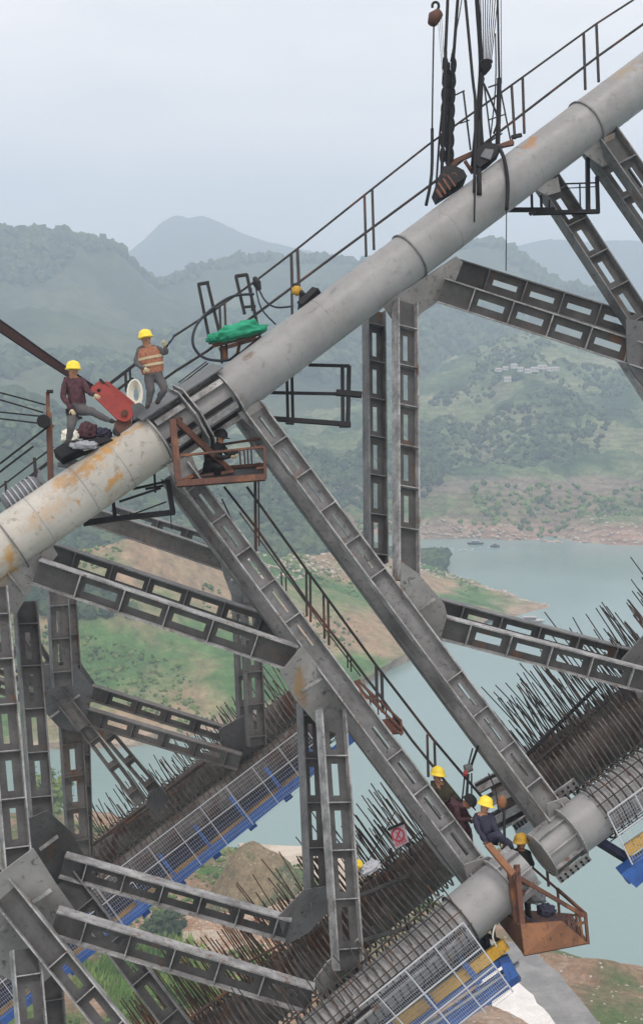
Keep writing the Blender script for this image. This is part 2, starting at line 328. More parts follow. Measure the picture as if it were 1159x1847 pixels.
hill('opposite_slope', [('z', [(300,984,-3),(750,984,-3),(850,981,-3),(1000,991,-3),(1159,998,-3),(1700,1020,-3)]),
    ('d', [(300,950,735),(1700,965,735)]), ('d', [(300,905,760),(1159,907,760),(1700,912,760)]),
    ('d', [(300,860,800),(600,830,800),(800,800,830),(900,790,850),(1159,800,850),(1700,800,850)]),
    ('d', [(300,820,900),(600,780,950),(760,720,980),(880,680,1000),(960,668,1000),(1060,690,1000),(1159,720,1000),(1700,760,950)]),
    ('d', [(300,800,1000),(560,760,1050),(700,715,1150),(780,680,1200),(850,640,1250),(900,612,1250),(945,600,1250),(1000,612,1250),(1060,635,1250),(1159,655,1250),(1700,700,1150)])],
    300, 1700, 260, 110, M['farhill'], amp=17, nscale=.011, ridged=True, seed=5, fray=2.2)
hill('left_hillside', [('d', [(-400,1120,520),(0,1110,520),(300,1100,520),(600,1090,560),(800,1045,600)]),
    ('d', [(-400,900,580),(0,930,580),(200,960,580),(400,985,590),(600,1010,610),(800,1035,640)]),
    ('d', [(-400,640,800),(0,690,780),(100,720,760),(200,790,730),(300,850,710),(450,890,700),(600,945,690),(700,1000,680),(800,1030,670)])],
    -400, 800, 200, 70, M['lefthill'], amp=13, nscale=.013, seed=11, fray=2.5)
hill('peninsula', [('z', [(-400,1400,-3),(0,1376,-3),(100,1373,-3),(230,1370,-3),(420,1340,-3),(560,1295,-3),(640,1262,-3),(700,1222,-3),(748,1205,-3),(800,1163,-3),(900,1122,-3),(1000,1107,-3)]),
    ('z', [(-400,1360,2),(0,1340,2),(230,1335,2),(420,1300,2),(640,1235,2),(740,1180,2),(800,1143,2),(900,1114,1),(1000,1106,-2)]),
    ('z', [(-400,1210,13),(0,1200,13),(230,1200,12),(420,1190,11),(640,1130,10),(740,1100,8),(800,1100,6),(900,1103,3),(1000,1105,-2)]),
    ('z', [(-400,1080,30),(0,1080,30),(230,1085,27),(420,1060,24),(640,1040,17),(740,1030,12),(800,1042,8),(900,1074,4),(1000,1104,-2)]),
    ('z', [(-400,980,46),(0,980,44),(230,985,40),(420,1000,32),(640,1003,20),(740,1012,8),(790,1027,3),(900,1066,2),(1000,1103,-3)])],
    -400, 1000, 220, 110, M['penins'], amp=3.2, nscale=.03, seed=3, fray=.8, back=False)
hill('near_bank', [('z', [(-400,1440,-2),(100,1447,-2),(200,1452,-2),(300,1492,-2),(450,1523,-2),(560,1527,-2),(700,1562,-2),(830,1622,-2),(940,1688,-2),(1000,1702,-2),(1159,1753,-2),(1500,1880,-2)]),
    ('z', [(-400,1500,4),(200,1500,4),(300,1540,4),(560,1575,3),(830,1665,3),(940,1715,3),(1159,1785,3),(1500,1920,3)]),
    ('z', [(-400,1700,10),(300,1720,10),(560,1740,9),(830,1790,8),(1159,1900,8),(1500,2000,8)]),
    ('z', [(-400,2100,22),(600,2100,22),(1500,2200,20)]), ('z', [(-400,2900,30),(600,2900,30),(1500,2900,30)]), ('z', [(-400,5200,32),(600,5200,32),(1500,5200,32)])][::1],
    -400, 1500, 200, 120, M['near'], amp=1.1, nscale=.06, seed=8, back=False, fray=.25)
ICO = None
def ico():
    t = (1+5**.5)/2
    v = [(-1,t,0),(1,t,0),(-1,-t,0),(1,-t,0),(0,-1,t),(0,1,t),(0,-1,-t),(0,1,-t),(t,0,-1),(t,0,1),(-t,0,-1),(-t,0,1)]
    f = [(0,11,5),(0,5,1),(0,1,7),(0,7,10),(0,10,11),(1,5,9),(5,11,4),(11,10,2),(10,7,6),(7,1,8),(3,9,4),(3,4,2),(3,2,6),(3,6,8),(3,8,9),(4,9,5),(2,4,11),(6,2,10),(8,6,7),(9,8,1)]
    return [Vector(q).normalized() for q in v], f
IV, IF = ico()
def blob(mb, c, r, rz=None, jit=.35):
    rz = rz or r; rot = Matrix.Rotation(random.uniform(0, 6.28), 3, 'Z'); b = len(mb.v)
    for q in IV:
        q = rot @ q; k = 1+random.uniform(-jit, jit); mb.v.append(c+Vector((q.x*r*k, q.y*r*k, q.z*rz*k)))
    mb.f += [(a+b, e+b, f+b) for a, e, f in IF]; mb.m += [0]*20
# patches lying on the near bank
def patch(name, poly, z, matl, h=.5):
    mb = MB(); pts = []
    for i in range(len(poly)):
        a, b = poly[i], poly[(i+1) % len(poly)]
        for k in range(5):
            t = k/5; pts.append(G(a[0]+(b[0]-a[0])*t+random.uniform(-2.5, 2.5), a[1]+(b[1]-a[1])*t+random.uniform(-1.5, 1.5), z))
    mb.prism(pts, Vector((0,0,1)), h); return tag(mb.build(name, matl), kind='structure')
M['rubble'] = ground_mat('reddish_rubble', [(.40, (.40,.31,.23)), (.5, (.33,.19,.11)), (.6, (.46,.38,.30))], .25, bump=.5, bscale=2, speck=(.9, .2, (.55,.5,.44)))
patch('sand_flat', [(430,1524),(565,1530),(640,1552),(640,1640),(520,1620),(440,1560)], 3.2, M['sand'])
patch('gravel_road', [(885,1700),(940,1702),(1010,1760),(1090,1860),(1000,1990),(930,1850),(860,1750)], 8.6, M['road'])
patch('concrete_path', [(850,1745),(905,1745),(960,1800),(1010,1860),(1040,1960),(900,1960),(880,1850)], 9.3, M['conc'])
patch('pale_rubble_ground', [(520,1600),(600,1610),(600,1800),(480,1847),(330,1700),(330,1640),(420,1650)], 9.0, M['rubble'])
def heap(name, px, py, z, rx, ry, h, matl, seed=1, label=None):
    c = G(px, py, z); mb = MB(); n = 48; k = 20; vs = []; fs = []
    for i in range(k+1):
        r = i/k
        for j in range(n):
            a = 2*math.pi*j/n; q = 1+.18*noise.noise(Vector((math.cos(a)*1.6+seed, math.sin(a)*1.6, seed)))
            x = c.x+math.cos(a)*rx*r*q; y = c.y+math.sin(a)*ry*r*q
            hh = h*(math.cos(math.pi*r)*.5+.5)
            vs.append(Vector((x, y, c.z-1+hh+noise.fractal(Vector((x*.14, y*.14, seed)), 1, 2, 5)*h*.16*(1-r))))
    for i in range(k):
        for j in range(n): fs.append((i*n+j, (i+1)*n+j, (i+1)*n+(j+1) % n, i*n+(j+1) % n))
    mb.v = vs; mb.f = fs; mb.m = [0]*len(fs); return tag(mb.build(name, matl, smooth=True), kind='structure')
heap('earth_mound', 462, 1640, 5, 13.5, 16, 13, M['mound'], 2)
heap('earth_bank', 1060, 1770, 2, 17, 8, 4.5, M['near'], 5)
heap('grass_bank', 250, 1850, 8, 14, 18, 7, M['grass'], 7)
heap('grass_slope', 370, 1600, 3, 7, 9, 4, M['grass'], 4)
mb = MB()
for _ in range(140):
    q = G(random.gauss(122, 14), random.gauss(1795, 20), 10.5); blob(mb, q, random.uniform(.15, .55), random.uniform(.1, .4), .5)
tag(mb.build('rubble', M['sand']), 'pale construction rubble heaped at the lower left behind the struts', 'rubble', kind='stuff')
# river
m, n, b = mat('river_water'); A = n.nodes.new; K = n.links.new
b.inputs['Base Color'].default_value = (.20,.285,.28, 1); b.inputs['Roughness'].default_value = .16; b.inputs['IOR'].default_value = 1.33
g = A('ShaderNodeNewGeometry'); mpn = A('ShaderNodeMapping'); mpn.inputs['Scale'].default_value = (.25,.6,1); K(g.outputs['Position'], mpn.inputs[0])
nw = A('ShaderNodeTexNoise'); nw.inputs['Scale'].default_value = 1.0; nw.inputs['Detail'].default_value = 6; K(mpn.outputs[0], nw.inputs['Vector'])
bp = A('ShaderNodeBump'); bp.inputs['Strength'].default_value = .35; bp.inputs['Distance'].default_value = .25; K(nw.outputs[0], bp.inputs['Height']); K(bp.outputs[0], b.inputs['Normal'])
n2 = A('ShaderNodeTexNoise'); n2.inputs['Scale'].default_value = .012; n2.inputs['Detail'].default_value = 6; K(g.outputs['Position'], n2.inputs['Vector'])
r = A('ShaderNodeMapRange'); r.inputs[1].default_value = .35; r.inputs[2].default_value = .65; r.inputs[3].default_value = .1; r.inputs[4].default_value = .3; K(n2.outputs[0], r.inputs[0]); K(r.outputs[0], b.inputs['Roughness'])
mb = MB(); mb.add([(-3000,-400,0),(3000,-400,0),(3000,5200,0),(-3000,5200,0)], [(0,1,2,3)]); tag(mb.build('river_water', m), kind='structure')
mb = MB(); mb.add([(-3400,-500,-4),(3400,-500,-4),(3400,5400,-4),(-3400,5400,-4)], [(0,1,2,3)]); tag(mb.build('ground', M['near']), kind='structure')

# foliage
def leaf_mat(name, cols):
    m, n, b = mat(name); A = n.nodes.new; K = n.links.new; g = A('ShaderNodeNewGeometry')
    n1 = A('ShaderNodeTexNoise'); n1.inputs['Scale'].default_value = .12; n1.inputs['Detail'].default_value = 4; K(g.outputs['Position'], n1.inputs['Vector'])
    cr = A('ShaderNodeValToRGB'); e = cr.color_ramp.elements
    while len(e) < len(cols): e.new(.5)
    for i, c in enumerate(cols): e[i].position = .35+.3*i/(len(cols)-1); e[i].color = (*c, 1)
    ad = A('ShaderNodeMath'); ad.operation = 'MULTIPLY_ADD'; ad.inputs[1].default_value = .22; K(g.outputs['Random Per Island'], ad.inputs[0]); 
    sb = A('ShaderNodeMath'); sb.operation = 'SUBTRACT'; sb.inputs[1].default_value = .11; K(n1.outputs[0], sb.inputs[0]); K(sb.outputs[0], ad.inputs[2])
    K(ad.outputs[0], cr.inputs[0]); K(cr.outputs[0], b.inputs['Base Color']); b.inputs['Roughness'].default_value = .8; b.inputs['Specular IOR Level'].default_value = .15
    return m
M['leafd'] = leaf_mat('woodland_leaves', [(.025,.045,.025), (.045,.075,.035), (.085,.12,.05)])
M['leafb'] = leaf_mat('bright_leaves', [(.05,.09,.02), (.10,.16,.04), (.17,.22,.07)])
M['leafg'] = leaf_mat('grass_blades', [(.07,.15,.02), (.15,.28,.05), (.25,.36,.09)])
M['trunk'] = plain('bark', (.09,.07,.05), .9, .3)
import array
def wood(name, sheet, cnt, j0, j1, r0, r1, fn, matl, i0=0, i1=1):
    grid, ny = SHEETS[sheet]; nx = len(grid)-1; mb = MB(); made = 0; tries = 0
    while made < cnt and tries < cnt*12:
        tries += 1
        i = random.uniform(i0, i1)*nx; j = random.uniform(j0, j1)*ny
        a, bb = int(min(i, nx-1)), int(min(j, ny-1)); q = grid[a][bb].lerp(grid[a+1][bb+1], random.random())
        if not fn(q, i/nx, j/ny): continue
        r = random.uniform(r0, r1); blob(mb, q+Vector((0, 0, r*.5)), r, r*random.uniform(.75, 1.25)); made += 1
    o = mb.build(name, matl); tag(o, kind='stuff'); return o
nf = lambda s, t, sd=0: (lambda q, i, j: noise.noise(Vector((q.x*s+sd, q.y*s, q.z*s))) > t)
tag(wood('woodland', 'left_hillside', 7500, .05, 1, 1.5, 3.6, nf(.012, -.12), M['leafd'], .15, 1), 'dense dark green woodland covering the left hillside', 'woodland')
tag(wood('woodland', 'opposite_slope', 5500, .42, 1, 1.0, 2.8, nf(.014, .10, 3), M['leafd'], 0, .75), 'scattered bushes and trees across the terraced slope over the river', 'woodland')
tag(wood('woodland', 'middle_ridge', 5000, .35, 1.0, 4, 9, nf(.004, -.05, 7), M['leafd']), 'hazy bluish forest on the ridge in the middle distance', 'woodland')
tag(wood('treeline', 'middle_ridge', 700, .985, 1.0, 4, 9, lambda q, i, j: True, M['leafd']), 'ragged line of trees along the crest of the middle ridge', 'treeline')
tag(wood('scrub', 'peninsula', 1500, .25, 1.0, .2, .8, nf(.03, .2, 5), M['leafb'], .1, .9), 'low green scrub on the brown peninsula terraces', 'scrub')
tag(wood('woodland', 'peninsula', 1500, .70, 1.0, 1.0, 2.6, nf(.02, -.12, 21), M['leafd'], 0, .66), 'dark green trees along the upper edge of the peninsula below the pipe', 'woodland')
tag(wood('scrub', 'opposite_slope', 500, .2, .42, .8, 2.0, nf(.02, .1, 9), M['leafb']), 'low green scrub on the red bank above the far waterline', 'scrub')
tag(wood('scrub', 'near_bank', 1600, .1, .5, .15, .6, nf(.05, .1, 15), M['leafb'], .1, .62), 'low green scrub on the near bank below the arch', 'scrub')
def rocks(name, sheet, cnt, j0, j1, r0, r1, i0, i1, label):
    mb = MB(); grid, ny = SHEETS[sheet]; nx = len(grid)-1
    for _ in range(cnt):
        i = random.uniform(i0, i1)*nx; j = random.uniform(j0, j1)*ny
        a, bb = int(min(i, nx-1)), int(min(j, ny-1)); q = grid[a][bb].lerp(grid[a+1][bb+1], random.random()); r = random.uniform(r0, r1)**1.0
        blob(mb, q, r, r*.6, .4)
    tag(mb.build(name, M['stone']), label, 'rocks', kind='stuff')
M['stone'] = ground_mat('pale_stones', [(.4, (.36,.29,.23)), (.6, (.5,.44,.37))], .3, bump=.1, bscale=3)
rocks('rocks', 'opposite_slope', 500, .03, .2, .4, 1.5, .25, .8, 'pale boulders scattered along the far waterline')
rocks('rocks', 'peninsula', 500, .8, 1.0, .3, 1.3, .6, 1, 'pale rocks along the upper edge of the peninsula')
rocks('rocks', 'near_bank', 900, .04, .45, .08, .3, .3, 1, 'pale stones strewn over the near bank')
# tall grass on the grass bank
mb = MB()
for _ in range(11000):
    px = random.uniform(130, 480); py = random.uniform(1700, 1900)
    if noise.noise(Vector((px*.02, py*.02, 1))) < -.25 or (px-250)**2/120**2+(py-1800)**2/110**2 > random.uniform(.7, 1.7): continue
    q = G(px, py, 12.5); h = random.uniform(1.0, 2.6); a = random.uniform(0, 3.14); dx = Vector((math.cos(a), math.sin(a), 0))*.2
    lean = Vector((random.uniform(-.2,.6), random.uniform(-.3,.3), 1)).normalized()*h
    mb.add([q-dx, q+dx, q+lean], [(0,1,2)])
tag(mb.build('tall_grass', M['leafg']), 'bright green tall grass at the lower left below the struts', 'grass', kind='stuff')
def tree(px, py, z, h, r, label, matl, n=90, group=None):
    b0 = G(px, py, z); t = thing('broadleaf_tree', label, 'tree', b0, group)
    mb = MB(); mb.tube([b0, b0+Vector((.1,0,h*.4)), b0+Vector((.2,.1,h*.8))], [h*.035, h*.025, h*.01], 7)
    for k in range(4):
        a = k*1.7; mb.tube([b0+Vector((.1,0,h*(.35+.1*k))), b0+Vector((math.cos(a)*r*.7, math.sin(a)*r*.7, h*(.6+.1*k)))], [h*.014, h*.005], 5)
    mb.build('trunk', M['trunk'], t)
    mb = MB()
    for _ in range(n):
        v = Vector((random.gauss(0,1), random.gauss(0,1), random.gauss(0,1))).normalized()*random.uniform(.35, 1)
        c = b0+Vector((v.x*r, v.y*r, h*.62+v.z*h*.36)); s = r*random.uniform(.1, .26); blob(mb, c, s, s*.7, .5)
        for _k in range(8):
            c2 = c+Vector((random.gauss(0,1), random.gauss(0,1), random.gauss(0,1)))*s*.9; d1 = Vector((random.gauss(0,1), random.gauss(0,1), random.gauss(0,1)))*s*.35; d2 = Vector((random.gauss(0,1), random.gauss(0,1), random.gauss(0,1)))*s*.35
            mb.add([c2, c2+d1, c2+d2], [(0,1,2)])
    mb.build('crown', matl, t)
tree(95, 1505, 5, 14, 4.2, 'yellowish green tree standing beside the left vertical strut', M['leafb'])
tree(300, 1700, 6, 5, 3.6, 'dark bluish green round tree under the rusty horizontal strut', M['leafd'])
tree(272, 1725, 6, 4.5, 2.6, 'small dark green tree left of the round one under the rusty strut', M['leafd'])
tree(70, 1640, 6, 9, 3, 'dim green tree half hidden behind the lower left plate', M['leafb'])

# village on the opposite slope, boats, buoys
M['housew'] = plain('house_plaster', (.55,.53,.51), .8, .12, .5); M['roofp'] = plain('pale_roof', (.42,.38,.37), .8, .2, .5); M['glass'] = plain('dark_pane', (.05,.06,.08), .3, .1)
hs = [(898,667,'small white house at the left end of the hillside village row'), (911,664,'white house with pale roof second from left in the village row'), (926,660,'taller white house left of centre in the village row'),
      (938,666,'low white house just left of the village middle'), (952,669,'white house in the middle of the hillside village row'), (964,666,'white house right of the village middle'),
      (977,662,'long white house third from right in the village row'), (989,666,'white house second from right in the village row'), (1001,665,'white house at the right end of the village row'),
      (915,684,'lone pale house standing below the village row'), (762,1073,None)]
dirx = RT
for k, (px, py, lab) in enumerate(hs):
    if not lab: continue
    c = P(px, py, 985 if py < 672 else 960); wd = random.uniform(3.6, 6.0)/2; hh = random.uniform(1.3, 2.3); dp = 3; py += random.uniform(-2, 2)
    t = thing('village_house', lab, 'house', c-Vector((0,0,hh/2)), 'white houses of the hillside village')
    ang = random.uniform(-.25, .25); ex = Vector((math.cos(ang), math.sin(ang), 0)); ey = Vector((-math.sin(ang), math.cos(ang), 0)); ez = Vector((0,0,1))
    mb = MB(); mb.box(c-ez*.35, ex*wd, ey*dp, ez*(hh/2+.35)); wl = mb.build('wall', M['housew'], t)
    mb = MB(); tp = c+ez*(hh/2); a = ex*(wd+.3); bq = ey*(dp+.3)
    mb.add([tp-a-bq, tp+a-bq, tp+a+bq, tp-a+bq, tp-ex*wd+ez*.8, tp+ex*wd+ez*.8], [(0,1,5,4),(2,3,4,5),(0,4,3),(1,2,5),(0,3,2,1)]); mb.build('roof', M['roofp'], t)
    for s in (-.5, .5):
        mb = MB(); mb.box(c+ex*wd*s-ey*(dp+.03), ex*.3, ey*.05, ez*.4); mb.build('window', M['glass'], wl)
def boat(px, py, Lm, lab):
    c = G(px, py, 0.35); t = thing('river_boat', lab, 'boat', G(px, py, 0)); mb = MB(); n = 9; vs = []
    for i in range(n):
        x = -1+2*i/(n-1); wdt = (1-abs(x)**3)*Lm*.16+.05; vs += [c+Vector((x*Lm/2, -wdt, .5+.25*x*x)), c+Vector((x*Lm/2, wdt, .5+.25*x*x)), c+Vector((x*Lm/2*.9, 0, -.5))]
    fs = []
    for i in range(n-1):
        a = i*3; fs += [(a, a+3, a+5, a+2), (a+1, a+2, a+5, a+4), (a, a+1, a+4, a+3)]
    mb.add(vs, fs); mb.build('hull', M['black'] if px < 900 else M['housew'], t)
    mb = MB(); mb.box(c+Vector((0,0,1.1)), Vector((Lm*.2,0,0)), Vector((0,Lm*.1,0)), Vector((0,0,.6))); mb.build('cabin', M['motor'], t)
    mb = MB(); mb.box(c+Vector((0,0,1.8)), Vector((Lm*.23,0,0)), Vector((0,Lm*.12,0)), Vector((0,0,.08))); mb.build('canopy', M['roofp'], t)
boat(857, 981, 9, 'small dark boat moored against the red far bank'); boat(955, 1121, 11, 'pale boat moored by the tip of the peninsula'); boat(892, 986, 5, 'tiny dark boat right of the moored boat at the far bank')
for k in range(9):
    px = 775+k*13+random.uniform(-3, 3); mb = MB(); mb.ball(G(px, 996-k*1.0+random.uniform(-2, 2), .3), .75, n=8)
    tag(mb.build('fishing_buoy', M['wirew']), ['first','second','third','fourth','fifth','sixth','seventh','eighth','ninth'][k]+' small white float from the left in the row off the far bank', 'buoy', 'white floats in a row off the far bank')

# haze
mbz = MB(); mbz.box(Vector((0, 2300, 330)), Vector((2650,0,0)), Vector((0,2560,0)), Vector((0,0,370)))
hz = mbz.build('haze', []); tag(hz, kind='stuff'); hm = bpy.data.materials.new('haze_air'); hm.use_nodes = True; hn = hm.node_tree; hn.nodes.clear()
pv = hn.nodes.new('ShaderNodeVolumePrincipled'); pv.inputs['Color'].default_value = (.68,.83,1,1); pv.inputs['Density'].default_value = .00052; pv.inputs['Anisotropy'].default_value = 0
ho = hn.nodes.new('ShaderNodeOutputMaterial'); hn.links.new(pv.outputs[0], ho.inputs['Volume']); hz.data.materials.append(hm)

# ================================================================== ARCH
NV = cv(.42, -.26, -.87).normalized()          # open side of the struts, towards the viewer
def frame(a, b, nv=NV):
    ax = (b-a).normalized(); n = (nv-ax*nv.dot(ax)).normalized(); wv = n.cross(ax).normalized(); return ax, n, wv
def mat4(c, x, y, z, sx=1, sy=1, sz=1):
    m = Matrix.Identity(4)
    for i in range(3): m[i][0] = x[i]*sx; m[i][1] = y[i]*sy; m[i][2] = z[i]*sz; m[i][3] = c[i]
    return m
STIFF = {}
def stiff_mesh(key, w, d, matl, front=True):
    k = (key, round(w, 2), round(d, 2))
    if k not in STIFF:
        mb = MB(); X = Vector((1,0,0)); Y = Vector((0,1,0)); Z = Vector((0,0,1))
        mb.box(Vector((0,0,d/4+.008)), X*(w/2), Y*.012, Z*(d/4-.004)); mb.box(Vector((0,0,-d/4-.008)), X*(w/2), Y*.012, Z*(d/4-.004))
        me = bpy.data.meshes.new('stiffener'); me.from_pydata(mb.v, [], mb.f); me.materials.append(matl); STIFF[k] = me
    return STIFF[k]
def strut(parent, p0, p1, w=.46, d=.30, pitch=.97, solid=(), phase=.55, ms='strut', me='edge', mw='web', nv=NV, slot=(.24, .64), label=None, t=.034):
    w = w*1.13; a, b = p0, p1; L_ = (b-a).length; ax, n, wv = frame(a, b, nv)
    tw = .012; h = w/2; sw = w*slot[0]/2; mb = MB()
    # web: plate with slots between stiffeners, built of butted strips
    cuts = []; s = phase
    ys = []
    while s < L_-.12: ys.append(s); s += pitch
    for y0, y1 in zip([phase-pitch]+ys, ys+[(ys[-1] if ys else 0)+pitch]):
        c = (y0+y1)/2; hl = pitch*slot[1]/2
        if c-hl < .12 or c+hl > L_-.12: continue
        if any(s0 < c < s1 for s0, s1 in solid): continue
        cuts.append((c-hl, c+hl))
    e = w/2-t/2
    for sgn in (-1, 1):
        mb.box(a+ax*(L_/2)+wv*(sgn*(sw+e)/2), ax*(L_/2), wv*((e-sw)/2), n*tw/2)
    last = 0
    for c0, c1 in cuts+[(L_, L_)]:
        if c0-last > .01: mb.box(a+ax*((last+c0)/2), ax*((c0-last)/2), wv*sw, n*tw/2)
        last = c1
    st = mb.build('strut', M[mw], parent)
    if label: st['label'] = label
    for sgn in (-1, 1):
        mb = MB(); mb.box(a+ax*(L_/2)+wv*(sgn*h), ax*(L_/2), wv*(t/2), n*(d/2)); mb.build('flange', M[me if sgn > 0 else ms] if False else M[me], st)
    smesh = stiff_mesh(me, w-t-.004, d, M[me])
    for y in ys:
        if any(s0 < y < s1 for s0, s1 in solid): continue
        link('stiffener', smesh, mat4(a+ax*y, wv, ax, n), st)
    return st
def plate(parent, poly, off, th=.03, m='gusset', name='gusset_plate', dfun=None, ribs=()):
    dfun = dfun or D1
    if off is None: pts = [P(x, y, dfun(x, y)) for x, y in poly]
    else:
        cx = sum(q[0] for q in poly)/len(poly); cy = sum(q[1] for q in poly)/len(poly)
        c = P(cx, cy, dfun(cx, cy)+off); pts = []
        for x, y in poly:        # every corner on one plane square to NV
            r = FW+RT*((x-CX)/F)-UP*((y-CY)/F); tt = (c-C0).dot(NV)/r.dot(NV); pts.append(C0+r*tt)
    nv = (pts[1]-pts[0]).cross(pts[2]-pts[0]).normalized(); nv = nv if nv.dot(FW) < 0 else -nv
    mb = MB(); mb.prism(pts, nv, th); g = mb.build(name, M[m], parent)
    c = sum(pts, Vector((0,0,0)))/len(pts)
    for (x0, y0, x1, y1) in ribs:
        q = []
        for x, y in ((x0, y0), (x1, y1)):
            r = FW+RT*((x-CX)/F)-UP*((y-CY)/F); tt = (c-C0).dot(nv)/r.dot(nv); q.append(C0+r*tt)
        ax = (q[1]-q[0]).normalized(); mb = MB(); mb.box((q[0]+q[1])/2+nv*(th/2+.06), (q[1]-q[0])/2, nv.cross(ax)*.012, nv*.06); mb.build('stiffener_rib', M['edge'], g)
    return g
def tube_part(parent, pts, r, m, name, n=40, ends=False):
    mb = MB(); mb.tube(pts, r, n); o = mb.build(name, M[m], parent); smooth_by_angle(o); return o
def ringband(parent, c, ax, r, wd, th, m='strut', name='ring_flange', n=40):
    mb = MB(); a = ax.orthogonal().normalized(); b = ax.cross(a); vs = []
    for k in range(n):
        d = a*math.cos(2*math.pi*k/n)+b*math.sin(2*math.pi*k/n)
        for rr, s in ((r, -1), (r+th, -1), (r+th, 1), (r, 1)): vs.append(c+d*rr+ax*(s*wd/2))
    fs = []
    for k in range(n):
        for j in range(4): fs.append((k*4+j, k*4+(j+1) % 4, ((k+1) % n)*4+(j+1) % 4, ((k+1) % n)*4+j))
    mb.add(vs, fs); o = mb.build(name, M[m], parent); smooth_by_angle(o); return o

_o = (.40,.22,.06); _b = (.12,.07,.035); _g = (.14,.14,.14); _dn = (cv(-.55,-.8,-.2)).normalized(); _al = cv(.8,.6,.1).normalized()
def _s(x, y, r, ln, col, al, ax=None, o=-.5): return (Q(x, y, o), ax or _dn, r, ln, col, al)
stains(M['pipe_l'], [_s(192,812,.16,.75,_o,.9), _s(150,850,.22,.6,_o,.7,_al), _s(205,870,.10,.4,_o,.9), _s(120,870,.22,.6,_o,.5,_al), _s(148,915,.06,.55,_o,.9,(cv(.6,-.8,0)).normalized()), _s(15,1005,.16,.3,_o,.7), _s(95,905,.05,.3,_b,.8), _s(80,930,.25,.7,_o,.35,_al), _s(240,775,.10,.25,_o,.6,_al)])
stains(M['pipe'], [_s(955,258,.17,.36,(.30,.17,.08),.9), _s(447,645,.10,.2,_b,.8), _s(478,658,.10,.2,_b,.85,_al), _s(1092,190,.16,.42,_g,.7,_al), _s(1028,225,.13,.3,_g,.6,_al), _s(1140,140,.12,.5,_b,.7), _s(1125,125,.2,.5,(.3,.22,.12),.6), _s(545,575,.05,.5,_g,.7,_al), _s(600,525,.05,.4,_g,.6), _s(690,462,.04,.3,_g,.7,_al), _s(425,730,.12,.3,_b,.4), _s(510,600,.05,.3,_g,.7,_al)])
T1L = lambda x: (x, 988-.69*x) ; T1R = lambda x: (x, 729-.7585*(x-388))
near_l = thing('arch_rib', 'lower left half of the near steel arch rib, a stained pale pipe over ladder struts', 'arch rib', Q(60, 1500), 'halves of the steel arch')
near_r = thing('arch_rib', 'upper right half of the near steel arch rib, long grey pipe with hanging ladder struts', 'arch rib', Q(900, 700), 'halves of the steel arch')
far = thing('arch_rib', 'far steel arch rib seen behind the near one, darker struts over a rebar covered chord', 'arch rib', P(250, 1400, 42), 'halves of the steel arch')
RP = .575
# --- top chord, left piece
pl = [Q(*T1L(x), o=.0) for x in (-260, -120, 0, 120, 262)]
tc1 = tube_part(near_l, pl+[Q(283, 795)], .60, 'pipe_l', 'top_chord', 56)
axL = (pl[-1]-pl[0]).normalized()
ringband(near_l, Q(283, 795), axL, .57, .04, .12, 'edge')
ringband(near_l, Q(20, 1041-61), axL, .60, .03, .05, 'strut', 'ring_band')
# inner splice pipe
sA, sB = Q(283, 795), Q(411, 711)
tube_part(near_r, [sA+(sB-sA)*.02, sB], .47, 'pipe', 'splice_pipe', 40)
axS = (sB-sA).normalized()
# --- top chord, right piece
pr = [Q(*T1R(x)) for x in (411, 600, 800, 1000, 1200, 1420)]
pr[0] = sB
tube_part(near_r, pr, RP, 'pipe', 'top_chord', 56)
axR = (pr[3]-pr[1]).normalized()
ringband(near_r, sB, axR, .55, .04, .10, 'edge')
for x, wdt in ((738, .035), (1056, .035)): ringband(near_r, Q(*T1R(x)), axR, RP, wdt, .045, 'strut', 'ring_band')
for x in (500, 585, 655, 805, 878, 950, 1108): ringband(near_r, Q(*T1R(x)), axR, RP-.002, .022, .007, 'gusset', 'weld_seam')
for x in (70, 150, 215): ringband(near_l, Q(*T1L(x)), axL, .598, .022, .007, 'pipe', 'weld_seam')
# longitudinal walkway strip on the pipe crown
wo_ = cv(-.28, .62, .55).normalized()
for x0, x1 in ((415, 690), (712, 1015), (1040, 1200)):
    a, b = Q(*T1R(x0)), Q(*T1R(x1)); mb = MB(); ax, n, wv = frame(a, b, wo_); mb.box((a+b)/2+n*(RP+.03), (b-a)/2, wv*.03, n*.03); mb.build('crown_strip', M['edge'], near_r)
# splice: bars along the pipe and square collars
a_, n_, w_ = frame(sA, sB, NV)
for ang in (-62, -8, 52, 105, 160, -115):
    d = n_*math.cos(R(ang))+w_*math.sin(R(ang)); s = a_.cross(d)
    for t0, t1 in ((.05, .44), (.54, .96)):
        mb = MB(); mb.box(sA.lerp(sB, (t0+t1)/2)+d*.54, (sB-sA)*((t1-t0)/2), s*.02, d*.075); mb.build('splice_bar', M['edge'], near_r)
        d2 = n_*math.cos(R(ang+13))+w_*math.sin(R(ang+13)); mb = MB(); mb.box(sA.lerp(sB, (t0+t1)/2)+d2*.50, (sB-sA)*((t1-t0)/2*.96), a_.cross(d2)*.045, d2*.03); mb.build('gap_shade_bar', M['black'], near_r)  # black bars stand in for the shadow gaps beside the splice bars
        mb = MB(); mb.box(sA.lerp(sB, (t0+t1)/2)+d*.625, (sB-sA)*((t1-t0)/2), s*.075, d*.01); mb.build('cover_strip', M['edge'], near_r)
